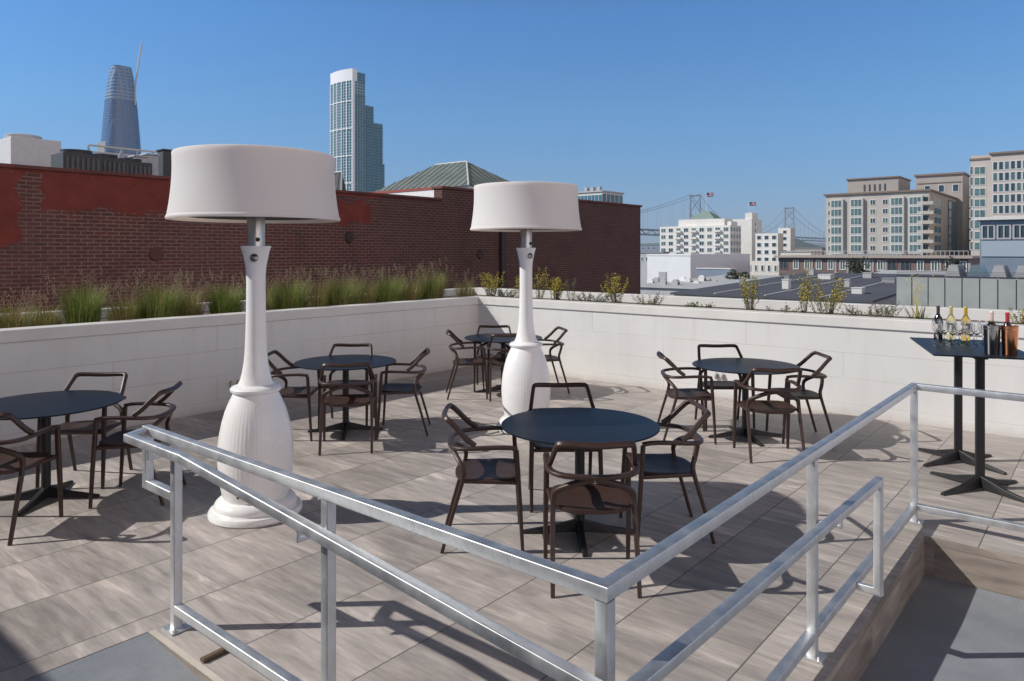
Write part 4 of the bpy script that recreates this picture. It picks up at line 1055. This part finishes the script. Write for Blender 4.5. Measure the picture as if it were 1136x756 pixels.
for a_ in range(5):
    for b_ in range(4):
        o = g0 if gi == 0 else copy_tree(g0); gi += 1
        o.location = on_table(.0+.094*a_+rng.uniform(-.008,.008), -.24+.125*b_+rng.uniform(-.008,.008)+.012*a_+(.06 if a_ % 2 else 0))
        tag(o, 'stemmed wine glass on the bar table, %s row from the front, %s from the left' % (['first','second','third','fourth','fifth'][a_], ['first','second','third','fourth'][b_]), 'wine glass', 'wine glasses on the bar table')

# small spigots on the walls
for i, (pt, lab) in enumerate(((uv(4.73, WV-.001, .30), 'pair of small metal outlets low on the shaded wall'), (uv(WU-.001, 4.09, .28), 'pair of small metal outlets low on the sunlit wall'))):
    e = empty('wall_outlet', pt, ANG if i == 0 else ANG-math.pi/2, lab, 'outlet')
    for s_ in (-.045, .045):
        m = MB(); m.box(s_-.014, s_+.014, -.04, 0, -.04, .03); m.lathe([(.010,.03), (.010,.05), (0,.052)], 12, (s_, -.02, 0)); m.build('outlet_box', ALU, e, bevel=.004)

# ================================================================== PLANTS
def leafmat(name, cols, rough=.65, scale=25):
    m = M(name, cols[0], rough)
    n = m.noise(m.co(), scale, 3, .7); st = [(i/(len(cols)-1)*.5+.25, c) for i, c in enumerate(cols)]
    col = m.ramp(n, st); m.color(col)
    t = m.node('BsdfTranslucent'); m.l.new(col, t.inputs[0]); mx = m.node('MixShader'); mx.inputs[0].default_value = .3
    m.l.new(m.b.outputs[0], mx.inputs[1]); m.l.new(t.outputs[0], mx.inputs[2]); m.l.new(mx.outputs[0], m.n['Material Output'].inputs[0]); return m.m
GRG = leafmat('grass_green', [(.055,.10,.018), (.15,.22,.035), (.32,.33,.08)]); GRB = leafmat('grass_straw', [(.20,.14,.06), (.30,.22,.10), (.20,.20,.06)])
SEED = leafmat('seed_heads', [(.34,.26,.15), (.44,.35,.21), (.28,.20,.12)])
def blade(m, base, az, lean, L, w_, n=4, droop=1.0, mi=0):
    vs = []; p = Vector(base); dh = Vector((math.cos(az), math.sin(az), 0)); sd = Vector((-math.sin(az), math.cos(az), 0))
    for i in range(n+1):
        t = i/n; a = lean+droop*t*t; ww = w_*(1-t)**.8+.0004
        vs += [p-sd*ww, p+sd*ww]; p = p+(dh*math.sin(a)+Vector((0,0,1))*math.cos(a))*L/n
    m.add(vs, [(2*i, 2*i+1, 2*i+3, 2*i+2) for i in range(n)], mi); return p
def grass(u, v, hgt, rad, nb_, green, label, seed):
    rg = random.Random(seed); q = uv(u, v, TOPZ-.13)
    e = empty('grass_clump', q, 0, label, 'ornamental grass', 'ornamental grasses in the planter')
    m = MB(); nb_ = int(nb_*(1.6 if green > .5 else 1.3)); green = green*.75+.2
    for i in range(nb_):
        a = rg.uniform(0, 6.283); rr = rad*.60*math.sqrt(rg.random()); L = hgt*(.96 if green > .5 else .88)*rg.uniform(.45, 1.12)
        blade(m, (rr*math.cos(a), rr*math.sin(a), 0), a+rg.uniform(-.6,.6), rg.uniform(.02,.38)*(.4+rr/rad), L, rg.uniform(.0028,.0058), 4, rg.uniform(.1,1.3)*rg.uniform(.5,1.5), 0 if rg.random() < green else 1)
    m.build('blades', [GRG, GRB], e)
    m = MB()
    for i in range(int(nb_*.055*(1.7-green))):
        a = rg.uniform(0, 6.283); rr = rad*.5*math.sqrt(rg.random()); b0 = (rr*math.cos(a), rr*math.sin(a), 0)
        tip = blade(m, b0, a, rg.uniform(.02,.3), hgt*rg.uniform(.7,1.1), .0014, 4, rg.uniform(.0,.5))
        for j in range(9):
            o_ = Vector((rg.gauss(0,.010), rg.gauss(0,.010), -j*.011+rg.gauss(0,.006))); s_ = .0045; c_ = tip+o_
            m.add([c_+Vector((0,0,s_*2)), c_+Vector((s_,0,0)), c_+Vector((0,s_,-s_*2)), c_-Vector((s_,0,0))], [(0,1,2,3)])
    m.build('seed_heads', SEED, e)
def u_of(px, v):                       # where the sight line of a column meets the row v = const
    kk = kx(px); return v*(kk*U.x*0+(kk*U.x+U.y))/(kk*V.x+V.y) if False else v*(kk*U.x+U.y)/(kk*V.x+V.y)
GR_ = [(14,9.2,.40,.34,520,.15,'reddish brown grass clump at the far left edge of the planter'), (52,9.45,.34,.26,260,.25,'thin drooping brown grass clump second from the left'),
       (92,9.15,.55,.27,560,.93,'bright upright green grass clump left of the planter, standing alone'), (140,9.3,.42,.32,420,.35,'low brownish grass clump right of the lone green one'),
       (176,9.15,.52,.36,620,.75,'yellow-green full grass clump left of the nearer lamp'), (206,9.3,.52,.33,520,.25,'brown seedy grass clump left of the nearer lamp'),
       (250,9.1,.50,.30,620,.95,'dense green grass clump just behind the nearer lamp neck, left side'), (292,9.25,.50,.30,380,.3,'straw-coloured grass clump immediately right of the nearer lamp neck'),
       (322,9.1,.54,.36,620,.8,'green grass clump right of the nearer lamp'), (352,9.3,.52,.32,360,.2,'pale seedy grass clump between two green ones'),
       (379,9.1,.55,.38,600,.7,'full green grass clump above the table by the shaded wall'), (408,9.35,.52,.32,360,.25,'feathery brown grass clump above the shaded wall'),
       (432,9.1,.55,.34,500,.75,'green grass clump third from the corner'), (455,9.25,.55,.34,420,.3,'pale feathery grass clump second from the corner'),
       (479,9.1,.62,.32,480,.7,'tall green grass clump nearest the wall corner'), (516,9.6,.48,.30,160,.3,'sparse arching grass at the wall corner')]
for i, (px, v, hg, rd, nb_, gr, lab) in enumerate(GR_): grass(u_of(px, v), v, hg, rd, nb_, gr, lab, 100+i)
YLW = leafmat('yellow_bloom', [(.55,.38,.03), (.75,.60,.07), (.45,.30,.05)]); PUR = leafmat('purple_bloom', [(.16,.11,.16), (.26,.19,.25), (.12,.09,.09)])
LFG = leafmat('leaf_green', [(.06,.09,.025), (.13,.15,.04), (.10,.08,.03)]); STM = leafmat('dry_stem', [(.12,.085,.05), (.20,.15,.09)])
def leafq(m, c, rg, s_, el=2.0, up=.3):
    a = Vector((rg.gauss(0,1), rg.gauss(0,1), abs(rg.gauss(0,1))+up)).normalized(); b_ = a.orthogonal().normalized()
    m.add([c, c+a*s_*el*.5+b_*s_*.5, c+a*s_*el, c+a*s_*el*.5-b_*s_*.5], [(0,1,2,3)])
def shrub(u, v, hgt, rad, nst, kind, label, seed):
    rg = random.Random(seed); q = uv(u, v, TOPZ-.12); e = empty('flowering_plant' if kind != 'green' else 'leafy_plant', q, 0, label, 'plant', 'plants in the sunlit planter')
    st = MB(); lf = MB(); fl_ = MB()
    for i in range(nst):
        a = rg.uniform(0, 6.283); r0 = rad*.3*rg.random(); b0 = Vector((r0*math.cos(a), r0*math.sin(a), 0)); L = hgt*rg.uniform(.55, 1.05)
        tip = b0+Vector((math.cos(a)*rad*rg.uniform(.2,1), math.sin(a)*rad*rg.uniform(.2,1), L)); mid = b0.lerp(tip, .5)+Vector((rg.gauss(0,.02), rg.gauss(0,.02), L*.04))
        st.sweep([b0, mid, tip], circ(.0032, 4), scales=[1, .8, .5])
        pts = [b0.lerp(mid, t) for t in (.2,.5,.8)]+[mid.lerp(tip, t) for t in (0,.25,.5,.75,1)]
        for k_, p_ in enumerate(pts):
            for _ in range({'yellow': 5, 'purple': 3, 'green': 4}[kind]): leafq(lf, p_+Vector((rg.gauss(0,.008), rg.gauss(0,.008), rg.gauss(0,.012))), rg, .012 if kind != 'green' else .016, 3.0 if kind != 'yellow' else 2.2)
            if k_ >= (4 if kind == 'yellow' else 5) and kind != 'green':
                for _ in range(5): leafq(fl_, p_+Vector((rg.gauss(0,.014), rg.gauss(0,.014), rg.gauss(0,.018))), rg, .014 if kind == 'yellow' else .009, 1.4)
    st.build('stem', STM, e); lf.build('leaf', LFG, e)
    if kind != 'green': fl_.build('flower', YLW if kind == 'yellow' else PUR, e)
def v_of(px, u): kk = kx(px); return u*(kk*V.x+V.y)/(kk*U.x+U.y)
PL = [(546,9.75,.42,.20,30,'yellow','yellow flowering plant at the wall corner left of the farther lamp'), (562,9.9,.20,.22,26,'purple','low purple plant left of the farther lamp neck'),
      (578,9.8,.36,.12,12,'yellow','yellow plant peeking out just left of the farther lamp neck'), (597,9.75,.46,.13,12,'yellow','tall sparse yellow stem right of the farther lamp neck'),
      (618,9.7,.34,.10,26,'yellow','compact bright yellow bush right of the farther lamp'), (634,9.7,.42,.12,7,'purple','bare brown branching stem beside the compact yellow bush'),
      (655,9.8,.20,.32,34,'purple','low purplish plant mat left of the yellow-brown bush'), (684,9.65,.40,.17,26,'yellow','yellow-brown bush near the end of the brick wall'),
      (722,9.6,.22,.24,26,'purple','low purplish plant just right of the brick wall end'), (775,9.7,.14,.22,16,'green','very small sparse green plant in the middle of the sunlit wall'),
      (833,9.6,.44,.17,26,'yellow','tall yellow and green bush right of the empty stretch'), (868,9.7,.15,.3,20,'purple','low purplish plant between two yellow bushes'),
      (893,9.65,.56,.12,12,'yellow','tallest thin yellow plant left of the big yellow cluster'), (916,9.6,.42,.26,34,'yellow','wide golden yellow cluster left of the bar table'),
      (960,9.6,.20,.26,26,'purple','low grey-purple plant right of the golden cluster'), (985,9.6,.24,.17,22,'purple','grey-purple tuft next to the strappy green plant')]
for i, (px, u, hg, rd, ns, kd, lab) in enumerate(PL): shrub(u, v_of(px, u), hg*(1.3 if kd == 'yellow' else 1.15), rd*1.1, int(ns*.85), kd, lab, 300+i)
# strappy green plant
u = 9.62; q = uv(u, v_of(1020, u), TOPZ-.12); e = empty('strappy_plant', q, 0, 'strappy green plant with upright stems just left of the bottles', 'plant')
m = MB(); rg = random.Random(9)
for i in range(34): blade(m, (rg.gauss(0,.03), rg.gauss(0,.03), 0), rg.uniform(0,6.28), rg.uniform(.15,.9), rg.uniform(.22,.4), .008, 4, rg.uniform(0,.6))
m.build('blades', leafmat('strap_leaf', [(.04,.08,.02), (.10,.14,.05)]), e)
m = MB()
for i in range(12):
    tip = blade(m, (rg.gauss(0,.04), rg.gauss(0,.04), 0), rg.uniform(0,6.28), rg.uniform(.02,.18), rg.uniform(.35,.55), .003, 4, .1)
    for _ in range(10): leafq(m, tip+Vector((rg.gauss(0,.012), rg.gauss(0,.012), -rg.random()*.12)), rg, .010, 2)
m.build('flower_stem', YLW, e)
shrub(9.6, v_of(1134, 9.6), .3, .12, 14, 'yellow', 'small yellow-green plant behind the coolers at the right edge', 399)

# ================================================================== AIR
hz = MB(); hz.box(-4500, 4500, -400, 8800, GZ-1, 420)
hm = bpy.data.materials.new('haze_air'); hm.use_nodes = True; hn = hm.node_tree.nodes
hn.remove(hn['Principled BSDF']); pv = hn.new('ShaderNodeVolumePrincipled')
pv.inputs['Color'].default_value = (.72,.86,1,1); pv.inputs['Density'].default_value = .00010; pv.inputs['Anisotropy'].default_value = .1
hm.node_tree.links.new(pv.outputs[0], hn['Material Output'].inputs['Volume'])
ho = hz.build('haze', hm); ho['kind'] = 'stuff'
